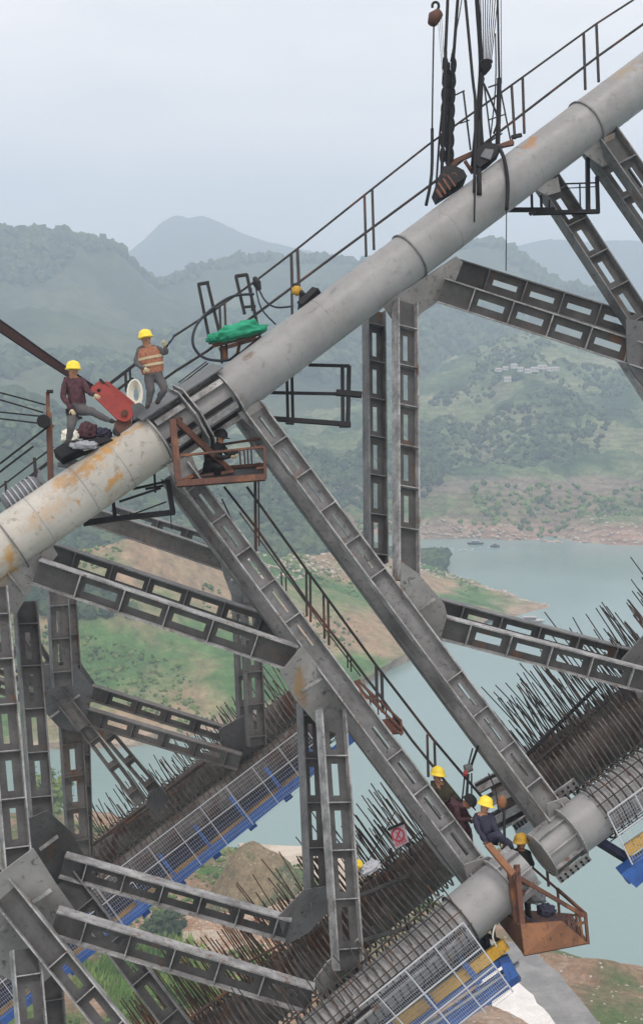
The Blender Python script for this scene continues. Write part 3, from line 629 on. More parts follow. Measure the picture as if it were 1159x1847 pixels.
for t in (.46, .52):
    c = sA.lerp(sB, t); mb = MB(); ro = []; ri = []
    for k in range(8):
        an = R(45*k+22.5); ro.append((n_*math.cos(an)+w_*math.sin(an))*.86); ri.append((n_*math.cos(an)+w_*math.sin(an))*.56)
    vs = [c+q+a_*s*.015 for s in (-1, 1) for q in ro]+[c+q+a_*s*.015 for s in (-1, 1) for q in ri]; fs = []
    for k in range(8):
        k2 = (k+1) % 8; fs += [(k, k2, k2+8, k+8), (16+k, 24+k, 24+k2, 16+k2), (k, 16+k, 16+k2, k2), (8+k, 8+k2, 24+k2, 24+k)]
    mb.add(vs, fs); mb.build('collar_plate', M['edge'], near_r)
mb = MB()
for q in [sB.lerp(sA, .55)+w_*.72, sB.lerp(sA, .05)+w_*.72]: pass
mb.box(sA.lerp(sB, .5)+w_*.70, (sB-sA)*.56, n_*.30, w_*.015); mb.build('grated_step', M['motor'], near_r)
# --- gussets on the near rib
plate(near_r, [(688,548),(742,515),(822,462),(834,472),(818,512),(783,548),(757,566),(752,575),(706,575)], .16)
plate(near_r, [(722,1012),(752,1033),(800,1088),(812,1135),(790,1165),(756,1120),(722,1070)], .26, ribs=[(744,1104,781,1078)])
plate(near_r, [(1128,575),(1230,590),(1230,760),(1185,735),(1130,655)], .3, m='fargusset')
plate(near_r, [(1040,268),(1108,238),(1110,290),(1085,300)], .1); plate(near_r, [(960,338),(1005,318),(1010,345),(985,352)], .1)
plate(near_r, [(700,420),(722,455),(777,527),(748,505)], -.62, m='strut', name='seam_plate') if False else None
plate(near_l, [(-60,1050),(30,1020),(95,985),(104,1000),(62,1052),(30,1106),(-60,1120)], .16, ribs=[(2,1018,40,1066)])
plate(near_l, [(505,1213),(545,1165),(585,1215),(632,1290),(612,1325),(575,1312),(532,1262)], .24, ribs=[(541,1245,577,1221)])
plate(near_l, [(-70,1570),(0,1575),(60,1530),(100,1592),(140,1650),(107,1745),(60,1790),(-70,1720)], .24, ribs=[(50,1630,91,1602),(-6,1676,24,1652)])
plate(near_l, [(48,1478),(85,1462),(128,1500),(160,1560),(165,1610),(120,1650),(50,1575)], 1.9, m='web', ribs=[(70,1530,103,1506)])
plate(near_l, [(500,1655),(548,1605),(596,1598),(604,1632),(556,1682),(515,1705)], 1.7, m='fargusset')
plate(near_l, [(565,1770),(590,1735),(650,1690),(662,1735),(640,1800),(590,1830)], .4)
plate(near_r, [(1120,1190),(1165,1140),(1210,1130),(1210,1240),(1150,1260)], .6, m='fargusset')
plate(near_l, [(300,838),(345,820),(362,862),(345,905),(318,880)], .1)
plate(near_r, [(428,745),(468,722),(480,742),(452,770)], .0)
plate(near_l, [(835,1560),(880,1545),(912,1560),(880,1600),(850,1610)], .0)
plate(near_r, [(985,1450),(1020,1438),(1040,1462),(1010,1500),(990,1490)], .0)

# --- struts of the near rib: (half, ends px, depth offset, ...)
DL = cv(-.1, -.05, -.99)
def S(par, x0, y0, x1, y1, o=0.0, w=.46, **k): return strut(par, Q(x0, y0, o), Q(x1, y1, o), w=w, **k)
# rear of each pair first
S(near_r, 674, 560, 678, 1015, 2.0, w=.43, me='strut', phase=.42)
S(near_r, 730, 545, 733, 1050, 0, w=.46, phase=.68, solid=[(-1, .3), (5.6, 7)])
S(near_r, 818, 487, 1215, 610, 1.6, w=.50, me='strut', phase=.85)
S(near_r, 795, 523, 1200, 655, 0, w=.50, phase=.75, slot=(.28, .66))
S(near_r, 790, 1098, 1165, 1197, 1.6, w=.42, me='strut', pitch=.93)
S(near_r, 800, 1132, 1165, 1228, 0, w=.44, pitch=.93, slot=(.34, .62))
S(near_r, 441, 752, 985, 1486, 1.1, w=.40, d=.34, me='strut', mw='strut', solid=[(-1, 99)])
S(near_r, 455, 735, 1003, 1472, 0, w=.38, d=.32, me='edge', mw='strut', slot=(.17, .62), solid=[(5.0, 7.2)], phase=1.03, pitch=.93)
S(near_r, 965, 296, 1172, 612, 1.2, w=.54, d=.36, me='strut', slot=(.24, .62), phase=.9)
S(near_r, 1062, 248, 1215, 468, 1.2, w=.60, d=.36, me='strut', slot=(.24, .62), phase=.9)
S(near_r, 1090, 240, 1230, 440, .0, w=.5, d=.36, me='strut', slot=(.24, .62), phase=.9)
S(near_r, 1135, 640, 1180, 710, .6, w=.5)
# left half
S(near_l, 45, 1085, 75, 1480, 2.0, w=.42, me='strut')
S(near_l, -12, 1060, 33, 1578, 0, w=.46, phase=.62)
S(near_l, 92, 1000, 505, 1138, 1.8, w=.46, me='strut', ms='strut', slot=(.36, .72), pitch=.9)
S(near_l, 66, 1030, 530, 1187, 0, w=.48, pitch=1.0, phase=.95, slot=(.34, .72), solid=[(-1, .9), (5.2, 7)])
S(near_l, 113, 1560, 520, 1676, 1.7, w=.42, pitch=.85, slot=(.25, .66), phase=.5)
S(near_l, 98, 1662, 560, 1802, 0, w=.46, pitch=.92, phase=.62, slot=(.3, .66))
S(near_l, -90, 1487, 280, 1948, -.1, w=.44, solid=[(-1, 3.3)], pitch=.85, phase=.06)
S(near_l, 118, 1585, 350, 1890, 1.8, w=.42, me='strut', phase=.7)
S(near_l, 45, 1712, 60, 1890, 0, w=.46, phase=.5)
S(near_l, 88, 1755, 99, 1890, 1.5, w=.40, me='strut')
S(near_l, 306, 858, 852, 1586, 1.1, w=.40, d=.34, me='strut', mw='strut', solid=[(-1, 99)])
S(near_l, 325, 845, 866, 1573, 0, w=.37, d=.30, mw='strut', slot=(.19, .62), solid=[(4.7, 7.3)], phase=.56, pitch=.91)
S(near_l, 557, 1268, 573, 1645, 1.8, w=.42, me='strut', phase=.3)
S(near_l, 596, 1280, 628, 1750, 0, w=.50, phase=1.0, pitch=.97, slot=(.27, .68))
# bracing seen at left below the walkway
# --- far rib
FD = 40.0
def SF(x0, y0, x1, y1, o=0, w=.42, par=None, **k): return strut(par or far, P(x0, y0, FD+o), P(x1, y1, FD+o), w=w, me=k.pop('me', 'farstrut'), ms='farstrut', mw='farstrut', **k)
SF(200, 925, 415, 990, 2, w=.42, me='strut', slot=(.3,.6)); SF(150, 925, 412, 1015, 0, w=.46, me='strut', slot=(.3,.6), solid=[(-1,9)])
plate(far, [(392,995),(412,985),(440,1020),(472,1072),(448,1085),(424,1092),(404,1040)], 10.5, m='strut', ribs=[(414,1046,433,1032)])
SF(432, 1075, 441, 1305, 2, w=.36); SF(449, 1062, 462, 1345, 0, w=.46, slot=(.2,.6))
SF(118, 1058, 128, 1215, 2, w=.5); SF(103, 1058, 112, 1238, -1, w=.50, me='strut')
SF(40, 1128, 95, 1218, 2, w=.36); SF(35, 1160, 152, 1312, -.5, w=.36, solid=[(-1, 4)]); 
SF(150, 1308, 255, 1448, 0, w=.32, slot=(.45,.7)); SF(178, 1305, 292, 1440, 2, w=.32, slot=(.45,.7))
plate(far, [(60,1232),(78,1200),(130,1190),(168,1240),(158,1292),(140,1322),(106,1312),(60,1262)], 12.0, m='fargusset', dfun=lambda x, y: 27.5, ribs=[(121,1266,143,1252),(86,1295,106,1280)])
plate(far, [(125,1180),(138,1185),(175,1238),(165,1268),(140,1240)], 15.0, m='fargusset', dfun=lambda x, y: 27.5)
SF(163, 1248, 418, 1328, 2, w=.40, slot=(.3,.62)); SF(152, 1290, 432, 1374, 0, w=.42, slot=(.3,.62))
SF(127, 1308, 142, 1545, 0, w=.56); SF(150, 1330, 156, 1545, 2, w=.3)
SF(-40, 1188, 80, 1236, 1, w=.3); SF(-40, 1222, 78, 1266, -1, w=.34)
SF(-40, 1150, 30, 1180, 1, w=.3)
plate(far, [(395,1315),(440,1290),(480,1310),(470,1345),(430,1390),(405,1380)], 13.5, m='fargusset', dfun=lambda x, y: 27.5)
plate(far, [(268,1430),(290,1420),(305,1440),(285,1470),(262,1455)], 13.5, m='fargusset', dfun=lambda x, y: 27.5)

# --- lower chords with their bars
HOOP = None
def hoop_mesh(rr, matl):
    mb = MB(); mb.tube([Vector((math.cos(2*math.pi*k/20), math.sin(2*math.pi*k/20), 0)) for k in range(20)], rr, 4, closed=True)
    me = bpy.data.meshes.new('hoop'); me.from_pydata(mb.v, [], mb.f); me.materials.append(matl); return me
def bar_mesh(matl, n=5, bend=.0):
    mb = MB(); mb.tube([Vector((0,0,0)), Vector((bend*.3,0,.5)), Vector((bend,0,1))], 1, n); 
    vs = [Vector((v.x if False else v.x, v.y, v.z)) for v in mb.v]
    me = bpy.data.meshes.new('bar'); me.from_pydata(vs, [], mb.f); me.materials.append(matl); return me
def polyat(pts, s):
    for a, b in zip(pts, pts[1:]):
        l = (b-a).length
        if s <= l: return a.lerp(b, s/l), (b-a).normalized()
        s -= l
    return pts[-1], (pts[-1]-pts[-2]).normalized()
def plen(pts): return sum((b-a).length for a, b in zip(pts, pts[1:]))
UPI = None
def chord(par, name, pts, r, m, hoop_r=None, hoop_gap=.2, hm='hoop', hr=.014, long_bars=0, maxp=120):
    c = tube_part(par, pts, r, m, name, 36)
    if hoop_r:
        Lc = plen(pts); n = int(Lc/hoop_gap); hmh = hoop_mesh(hr/hoop_r, M[hm]); 
        for k in range(n):
            q, ax = polyat(pts, (k+.5)*hoop_gap+random.uniform(-.02, .02)); ax = (ax+cv(random.uniform(-.03,.03), random.uniform(-.03,.03), 0)).normalized()
            a = ax.orthogonal().normalized(); b = ax.cross(a); s = hoop_r*random.uniform(.97, 1.04)
            link('hoop', hmh, mat4(q, a, b, ax, s, s, s), c)
        for k in range(long_bars):
            an = 2*math.pi*k/long_bars; mb = MB(); q = []
            for p_ in pts:
                ax = (pts[-1]-pts[0]).normalized(); a = (cv(0,0,-1)-ax*cv(0,0,-1).dot(ax)).normalized(); b = ax.cross(a)
                q.append(p_+(a*math.cos(an)+b*math.sin(an))*(hoop_r+.02))
            mb.tube(q, .013, 4); mb.build('long_bar', M[hm], c)
    return c
def spikes(par, pts, r, gap, l0, l1, m, dirn, cnt_cap=300, rad=.013, rows=((0,0),), jit=.09, s0=0, s1=1, ybar=True):
    Lc = plen(pts); k = 0; stuff = MB(); made = 0; meshes = [bar_mesh(M[m], 5, b_) for b_ in (0,)]
    for (ro, rs) in rows:
        s = Lc*s0+random.uniform(0, gap)
        while s < Lc*s1:
            q, ax = polyat(pts, s); s += gap*random.uniform(.6, 1.4)
            dn = (dirn-ax*dirn.dot(ax)*.55).normalized()
            side = ax.cross(dn).normalized()
            base = q+side*(ro*r)+dn*(r*.55)
            d = (dn+ax*random.gauss(0, jit)+side*(ro*.10+random.gauss(0, jit))).normalized()
            Lb = random.uniform(l0, l1)*(.8+.4*noise.noise(Vector((s*.8, ro, 1))))*(1 if random.random() > .08 else .55)
            a = d.orthogonal().normalized(); b = d.cross(a)
            if made < cnt_cap:
                link('rebar', meshes[0], mat4(base, a, b, d, rad, rad, Lb), par); made += 1
            else: stuff.tube([base, base+d*Lb], rad, 4)
    if stuff.v: tag(stuff.build('rebar_mass', M[m], par), kind='stuff')
SD = cv(-.52, .82, .05).normalized()
B1 = [Q(x, y, -.2) for x, y in ((180,2206),(400,2020),(600,1853),(830,1660))]
B1e = [Q(830,1660,-.2), Q(905,1597,-.2)]
B2 = [P(x, y, 30.5) for x, y in ((180,2045),(350,1908),(500,1786),(640,1670),(792,1544))]
B2e = [P(792,1544,30.5), P(832,1511,30.5)]
c1 = chord(near_l, 'bottom_chord', B1, .50, 'pipe', .60, .17, 'hoop', .024, 12)
c2 = chord(near_l, 'bottom_chord', B2, .56, 'chorddark', .68, .14, 'rebarl', .026, 0)
tube_part(near_l, B1e, .535, 'pipe', 'bottom_chord_end', 40); tube_part(near_l, B2e, .58, 'pipe', 'bottom_chord_end', 40)
for (dy, hh_, dd, mm) in ((4, .10, -.62, 'hoop'), (22, .12, -.70, 'black'), (30, .05, -.74, 'edge')):
    a, b = Q(300, 2104+dy, dd), Q(838, 1654+dy, dd); ax, n, wv = frame(a, b); mb = MB(); mb.box((a+b)/2, (b-a)/2, wv*hh_/2, n*.02); mb.build('edge_angle', M[mm], near_l)
ax1 = (B1e[1]-B1e[0]).normalized(); ringband(near_l, B1e[1], ax1, .52, .035, .10, 'edge'); ringband(near_l, B1e[0], ax1, .535, .03, .04, 'hoop')
sp0, sp1 = B1e[1], Q(945, 1564, -.2); tube_part(near_l, [sp0, sp1], .44, 'pipe', 'splice_pipe', 36)
for k in range(8):
    an = R(45*k+10); a = NV; b = ax1.cross(NV).normalized(); aa = b.cross(ax1); d = (aa*math.cos(an)+b*math.sin(an))
    mb = MB(); mb.box((sp0+sp1)/2+d*.48, (sp1-sp0)*.48, ax1.cross(d)*.015, d*.07); mb.build('splice_bar', M['edge'], near_l)
# right half lower chords
B1r = [Q(1068,1472,0), Q(1180,1390,0), Q(1330,1282,0)]
B2r = [P(x, y, 31.8) for x, y in ((945,1425),(1060,1345),(1190,1255),(1380,1120))]
B1re = [Q(1026,1503,0), Q(1068,1472,0)]
tube_part(near_r, [Q(1024,1504,0), Q(1075,1467,0)], .54, 'pipe', 'bottom_chord_end', 40)
ax2 = (B1re[1]-B1re[0]).normalized(); spA, spB = Q(976,1543,0), Q(1030,1500,0)
ringband(near_r, Q(1026,1503,0), ax2, .535, .03, .07, 'edge'); tube_part(near_r, [spA, spB], .43, 'pipe', 'splice_pipe', 36); ringband(near_r, spA, ax2, .43, .03, .08, 'edge', 'end_flange')
for k in range(8):
    an = R(45*k+12); b = ax2.cross(NV).normalized(); aa = b.cross(ax2); d = aa*math.cos(an)+b*math.sin(an)
    mb = MB(); mb.box((spA+spB)/2+d*.47, (spB-spA)*.49, ax2.cross(d)*.012, d*.05); mb.build('splice_bar', M['edge'], near_r)
c3 = chord(near_r, 'bottom_chord', B1r, .52, 'pipe', .62, .19, 'hoop', .024, 14)
c4 = chord(near_r, 'bottom_chord', B2r, .66, 'chorddark', .80, .14, 'rebarl', .028, 0)
# open end of the rear right chord: box plates
e0, e1 = P(885,1452,31.8), P(960,1412,31.8); axE = (e1-e0).normalized(); aE, nE, wE = frame(e0, e1, NV)
tube_part(near_r, [P(895,1445,31.8), P(950,1421,31.8)], .50, 'chorddark', 'splice_pipe', 28)
for k in range(9):
    an = R(40*k+5); d = nE*math.cos(an)+wE*math.sin(an); mb = MB(); mb.box((e0+e1)/2+d*.62-axE*.1, (e1-e0)*.52, axE.cross(d)*.10, d*.015); mb.build('cover_strip', M['edge'], near_r)
    mb = MB(); mb.box((e0+e1)/2+d*.55-axE*.1, (e1-e0)*.52, axE.cross(d)*.012, d*.055); mb.build('splice_bar', M['web'], near_r)
# bolted bracket near the end
def bolted(px0, py0, px1, py1, d, wd, m='edge', nb=7, par=near_r):
    a, b = P(px0, py0, d), P(px1, py1, d); ax, n, wv = frame(a, b); mb = MB(); mb.box((a+b)/2, (b-a)/2, wv*wd, n*.02); pp = mb.build('bolted_plate', M[m], par)
    for k in range(nb):
        c = a.lerp(b, (k+.5)/nb)+n*.03
        for s in (-.45, .45):
            mb = MB(); mb.tube([c+wv*wd*s, c+wv*wd*s+n*.03], .028, 6); mb.build('bolt', M['black'], pp)
bolted(925, 1493, 966, 1465, 30.6, .10); bolted(1006, 1588, 1062, 1545, 27.9, .11, 'edge', 6); bolted(1000, 1440, 1040, 1412, 28.6, .15, 'edge', 4)
mb = MB(); a, b = P(928, 1500, 30.7), P(972, 1478, 30.7); ax, n, wv = frame(a, b); mb.box((a+b)/2-wv*.15, (b-a)/2, wv*.18, n*.05); mb.build('hanging_plate', M['teal'] if False else M['wire'], near_r)
# spikes
spikes(near_l, B2, .60, .085, 1.3, 2.3, 'rebar', SD, 250, .015, rows=((-.9, 0), (.2, 0), (.9, 0)), s0=.0, jit=.05)
spikes(near_l, B1, .56, .20, .9, 1.7, 'rebarn', cv(-.60,.76,.1).normalized(), 130, .014, rows=((.8, 0),), s0=.3)
spikes(near_r, B2r, .75, .085, 1.3, 2.7, 'rebarn', cv(-.60, .78, .05).normalized(), 250, .015, rows=((-.9, 0), (0, 0), (.9, 0)), jit=.07)
spikes(near_r, B1r, .6, .35, .7, 1.3, 'rebarn', cv(-.60, .78, .05).normalized(), 30, .013, rows=((.8, 0),))
# far rib chords
B4 = [P(x, y, 43.5) for x, y in ((-160,1814),(60,1640),(160,1561),(300,1451),(440,1342),(560,1250),(700,1140))]
B3 = [P(x, y, 40.5) for x, y in ((-160,1880),(60,1708),(170,1622),(350,1482),(545,1334),(640,1262))]
chord(far, 'bottom_chord', B4[:-1], .50, 'chorddark', .60, .18, 'rebarl', .022, 0)
chord(far, 'bottom_chord', B3, .52, 'chorddark', .60, .2, 'hoop', .018, 12)
spikes(far, B4[:-1], .62, .13, .8, 1.5, 'rebar', SD, 240, .017, rows=((-.9, 0), (.2, 0)), s0=.2)
# dark tie lines through the spike rows
def tie(par, p0, p1, d0, d1, r=.03, m='rebar'):
    mb = MB(); mb.tube([P(*p0, d0), P(*p1, d1)], r, 5); mb.build('tie_bar', M[m], par)
tie(near_r, (940,1372), (1075,1240), 31.0, 31.4, .05, 'black'); tie(near_r, (950,1388), (1100,1262), 31.0, 31.4, .03, 'hoop'); tie(near_r, (960,1296), (1060,1205), 32.3, 32.5, .012, 'wire')
tie(far, (160,1530), (370,1375), 42.8, 42.8, .05); tie(far, (190,1700-190), (330,1420), 42.6, 42.6, .03)
tie(near_l, (450,1735), (505,1705), 29.5, 29.5, .03); tie(near_l, (330,1847), (415,1785), 29.2, 29.2, .03); tie(near_l, (660,1560), (712,1465), 30.8, 30.8, .012, 'hoop'); tie(near_l, (655,1580), (760,1500), 30.8, 30.8, .012, 'hoop')
tie(near_l, (640,1620), (735,1580), 29.6, 29.6, .05, 'web'); tie(near_l, (645,1700), (800,1655), 29.0, 28.6, .05, 'web')
# ================================================================== LOOSE THINGS
def bars(par, lst, m, name='bar', o=0.0, square=True, sides=6):
    for q in lst:
        x0, y0, x1, y1, t = q[:5]; oa = q[5] if len(q) > 5 else 0; ob = q[6] if len(q) > 6 else oa
        a, b = Q(x0, y0, o+oa), Q(x1, y1, o+ob); th = t*D1(x0, y0)/F; mb = MB()
        if square and t >= 4: ax, n, wv = frame(a, b, cv(.2,.25,-1).normalized()); mb.box((a+b)/2, (b-a)/2, n*th/2, wv*th/2)
        else: mb.tube([a, b], th/2, sides)
        mb.build(q[7] if len(q) > 7 else name, M[m], par)
def rope(pts, wpx, m, label=None, name='wire_rope', cat='rope', par=None, grp=None, sub=4, sag=0):
    q = [Q(p[0], p[1], p[2] if len(p) > 2 else 0) for p in pts]; 
    if len(q) > 2 and sub > 1:   # smooth
        out = []
        for i in range(len(q)-1):
            p0, p1, p2, p3 = q[max(i-1, 0)], q[i], q[i+1], q[min(i+2, len(q)-1)]
            for k in range(sub):
                t = k/sub; out.append(.5*((2*p1)+(p2-p0)*t+(2*p0-5*p1+4*p2-p3)*t*t+(3*p1-p0-3*p2+p3)*t**3))
        out.append(q[-1]); q = out
    mb = MB(); r = wpx*D1(*pts[0][:2])/F/2; mb.tube(q, r, 7); o = mb.build(name, M[m], par, smooth=True)
    if label: tag(o, label, cat, grp)
    return o
# --- hand rails along the near pipe
hr = thing('handrail', 'long brown two bar handrail climbing along the crown of the near pipe', 'handrail', Q(655, 450, .5))
TR = [(1215,-52),(1140,0),(1075,42),(940,140),(770,262),(655,353),(530,453),(460,507),(385,560),(312,607)]
MR = [(1215,5),(1159,43),(1075,103),(1000,160),(780,330),(600,463),(450,575),(375,632),(318,668)]
for L_, t in ((TR, 4.2), (MR, 5)):
    mb = MB(); mb.tube([Q(x, y, .45+.03*math.sin(x)) for x, y in L_], t*.0064*1.0, 8); mb.build('rail', M['rail'], hr)
bars(hr, [(1052,58,1055,161,4),(1075,42,1079,147,4),(922,152,928,250,4),(942,140,945,240,4),(657,353,660,462,4),(671,342,674,450,4),(525,457,527,530,5),(536,449,539,520,5),(396,552,400,655,4),(405,546,409,650,4)], 'rail', 'post', .45)
hl = thing('handrail', 'short dark handrail behind the standing worker above the pipe splice', 'handrail', Q(215, 720, .5))
bars(hl, [(250,652,193,696,5),(300,628,306,615,3),(240,682,200,712,4),(318,668,290,688,4),(226,671,228,706,5,0,0,'post'),(234,665,236,700,4,0,0,'post'),(198,692,200,722,4,0,0,'post')], 'black', 'rail', .5)
hl = thing('handrail', 'low thin handrail along the pipe edge beside the grey winch', 'handrail', Q(30, 880, .8))
bars(hl, [(96,806,-60,925,3.5),(90,832,-60,948,5),(62,826,65,868,6,0,0,'post'),(10,868,12,900,5,0,0,'post')], 'rail', 'rail', .8)
hl = thing('handrail', 'thin grating rail seen on top of the pipe splice right of the standing worker', 'handrail', Q(350, 690, .3))
bars(hl, [(310,705,375,655,3),(322,690,372,652,2.5)], 'rail', 'rail', .4)

# --- stair rails down the diagonal
st = thing('stair_handrail', 'dark stair handrail running down behind the left long diagonal strut', 'handrail', Q(560, 1100, 1.2))
for pts, t in (([(445,878),(549,1023),(677,1199),(780,1333),(872,1442)], 5), ([(404,878),(463,954),(556,1088),(621,1171),(684,1254),(742,1335),(835,1450)], 5), ([(432,925),(510,1030),(590,1140),(650,1220)], 2.5), ([(400,900),(440,985),(500,1050)], 3)):
    mb = MB(); mb.tube([Q(x, y, 1.2) for x, y in pts], t*.0062, 7); mb.build('rail', M['rail'], st)
bars(st, [(552,1026,553,1112,4),(559,1033,560,1122,4),(583,1071,585,1152,4),(591,1079,593,1164,4),(678,1201,680,1276,5),(688,1213,690,1285,5),(770,1325,772,1402,4),(783,1338,785,1402,4),(460,866,461,995,5),(466,866,467,985,3),(507,1032,508,1058,3),(515,1042,516,1066,3),(626,1178,627,1205,3),(632,1186,633,1212,3)], 'rail', 'post', 1.2)
# small brown landing
ld = thing('landing_platform', 'small rusty landing platform hanging beside the middle of the left diagonal strut', 'platform', Q(700, 1300, 1.0))
bars(ld, [(645,1228,722,1300,4),(650,1245,724,1316,4),(640,1232,680,1300,4),(722,1298,725,1324,4),(708,1286,710,1310,3),(695,1272,697,1300,3),(680,1260,682,1290,3),(666,1246,668,1276,3),(690,1300,725,1326,4),(655,1235,690,1285,4),(640,1228,662,1262,5),(648,1226,640,1240,5)], 'rust', 'bar', 1.0)
mb = MB(); mb.prism([Q(688,1300,.8), Q(718,1296,1.4), Q(727,1322,1.2), Q(702,1324,.7)], UP, .05); mb.build('floor_plate', M['rust'], ld)

# --- hanging cages and frames
cg = thing('work_cage', 'rusty brown steel work cage hanging under the pipe splice', 'cage', Q(400, 870, -.6))
bars(cg, [(311,757,322,872,11,-.9),(318,873,478,861,11,-.9),(325,822,476,806,4,-.9),(316,757,418,852,10,-.8,.4),(476,806,478,862,4,-.9),(462,845,478,843,4,-.9),(350,752,316,757,5,.5,-.9),(455,838,470,835,3,.6),
  (365,760,372,845,5,.9),(372,846,478,838,6,.9),(322,872,372,846,7,-.9,.9),(478,862,478,838,5,-.9,.9),(372,806,476,790,4,.9),(330,866,420,850,6,.2),(452,790,454,838,3,.9),(432,812,434,842,3,.9),(440,812,442,842,3,.9),(446,812,448,842,3,.9)], 'rust')
mb = MB(); mb.prism([Q(322,878,-.9), Q(478,866,-.9), Q(478,842,.9), Q(372,850,.9)], UP, .03); mb.build('floor_plate', M['black'], cg)
bk = thing('hanging_frame', 'black angle steel frame hanging under the left end of the near pipe', 'frame', Q(240, 930, .3))
bars(bk, [(150,944,205,936,10,.5),(205,936,314,924,9,.5,0),(302,866,312,926,9,0),(240,882,302,868,4,.3),(225,933,300,905,3,1),(204,905,206,938,5,.5),(278,845,280,888,4,.3),(262,882,300,875,4,1),(215,905,290,880,4,1.3),(308,926,309,955,2,0),(205,905,210,938,4,1)], 'black', 'bar', .5)
bk = thing('hanging_frame', 'black angle steel frame hanging right of the pipe splice, bolted to the rear vertical strut', 'frame', Q(560, 760, .3))
bars(bk, [(556,658,630,660,5),(488,708,648,711,5),(478,754,626,765,8),(617,660,618,766,6),(629,660,627,766,7),(517,678,519,758,5,.4),(526,672,528,758,5,.4),(606,708,652,712,10),(612,766,632,766,9),(515,760,530,761,9)], 'black', 'bar', .8)
bk = thing('hanging_frame', 'black platform frame hanging under the upper right stretch of the pipe', 'frame', Q(1000, 380, .3))
bars(bk, [(912,378,1000,378,7),(960,384,1080,381,7),(1076,318,1078,384,6),(1059,285,1060,380,7),(1020,331,1078,329,3),(1020,339,1078,336,2),(958,345,959,376,4),(975,352,976,376,4),(990,360,990,376,3),(1045,331,1046,378,3)], 'black', 'bar', .9)
bars(bk, [(955,386,965,378,6,0)], 'black', 'bar', .6)

# --- tarp platform on the pipe
tp = thing('tarp_stand', 'small rusty stand on the pipe with two black chair-like frames', 'stand', Q(430, 625, .3))
bars(tp, [(383,623,470,600,7,0),(395,630,462,610,6,.8),(402,625,406,650,8,.2),(432,618,425,655,6,.6),(430,640,470,606,4,.2)], 'rust', 'beam', .2)
bars(tp, [(358,513,379,620,5),(374,510,396,602,5),(356,513,377,509,5),(379,618,398,600,5),(425,498,441,566,5),(445,495,467,602,5),(424,498,446,495,5),(436,554,461,552,4),(452,520,455,560,4)], 'black', 'frame_bar', .3)
def cloth(name, label, cx, cy, o, hw, hh, dep, m, seed=1, ang=0, nx=44, ny=26):
    mb = MB(); vs = []; fs = []; ca, sa = math.cos(ang), math.sin(ang)
    for i in range(ny+1):
        th = math.pi*i/ny
        for j in range(nx):
            ph = 2*math.pi*j/nx; x = math.sin(th)*math.cos(ph); y = math.cos(th); z = math.sin(th)*math.sin(ph)
            x = math.copysign(abs(x)**.8, x); k = 1+.34*noise.noise(Vector((x*3+seed, y*3, z*3)))+.26*abs(noise.noise(Vector((x*7, y*7+seed, z*7))))
            if y < -.2: y = -.2+(y+.2)*.3
            X, Y = x*hw*k, y*hh*k; vs.append(Q(cx, cy, o)+RT*(X*ca-Y*sa)+UP*(X*sa+Y*ca)+FW*(z*dep*k))
    for i in range(ny):
        for j in range(nx): fs.append((i*nx+j, (i+1)*nx+j, (i+1)*nx+(j+1) % nx, i*nx+(j+1) % nx))
    mb.add(vs, fs); o_ = mb.build(name, M[m], smooth=True); return o_
tag(cloth('tarpaulin', '', 432, 603, .2, .56, .24, .45, 'tarp', 3, .25), 'crumpled green tarpaulin lying on the small stand above the pipe', 'tarp')
tag(cloth('tarpaulin', '', 385, 612, .1, .16, .13, .2, 'tarp', 8, .1), 'small fold of green tarpaulin hanging at the left end of the stand', 'tarp')
rope([(458,530,.1),(423,533,.2),(395,547,.2),(364,573,.1),(350,597,0),(348,621,0),(360,640,.1),(381,649,.1),(412,649,.2),(428,637,.3)], 5, 'hose', 'black hose looped in a wide ring beside the green tarpaulin', 'hose', 'hose')
rope([(464,515,.3),(478,542,.2),(498,554,.2),(528,552,.4)], 3.5, 'hose', 'thin black cable sagging from the handrail to the yellow hoist', 'cable', 'cable')
rope([(461,518,.3),(471,556,.1),(497,585,.2)], 3, 'hose', 'thin black cable hanging from the handrail lamp down to the pipe', 'cable', 'cable')
hb = thing('rail_lamp', 'small dark lamp box clamped on the upper handrail', 'lamp', Q(463, 515, .3))
mb = MB(); a_1 = Q(460,505,.35); mb.tube([Q(459,500,.3), Q(463,510,.3), Q(467,522,.3)], [.05,.10,.06], 8); mb.build('housing', M['black'], hb); mb = MB(); mb.tube([Q(457,506,.3), Q(470,514,.3)], .025, 6); mb.build('clamp', M['motor'], hb)
yh = thing('lever_hoist', 'yellow and black lever hoist hanging on the handrail over the pipe', 'hoist', Q(536, 525, .3))
mb = MB(); mb.ball(Q(535,524,.3), .13, .10, .12, n=12, jit=.1); mb.build('hoist_body', M['amber'], yh, smooth=True)
mb = MB(); mb.tube([Q(530,512,.3), Q(545,530,.3), Q(540,560,.4)], [.05,.08,.05], 8); mb.build('hoist_cover', M['black'], yh); bars(yh, [(526,530,527,575,4),(541,530,542,565,4)], 'rail', 'chain', .3)
mb = MB(); a, b = Q(544,552,-.05), Q(572,524,-.05); ax, n, wv = frame(a, b, cv(-.5,.6,-.6)); mb.box((a+b)/2, (b-a)/2, n*.10, wv*.12); tag(mb.build('rubber_pad', M['black']), 'black rubber block resting on the pipe right of the yellow hoist', 'block')

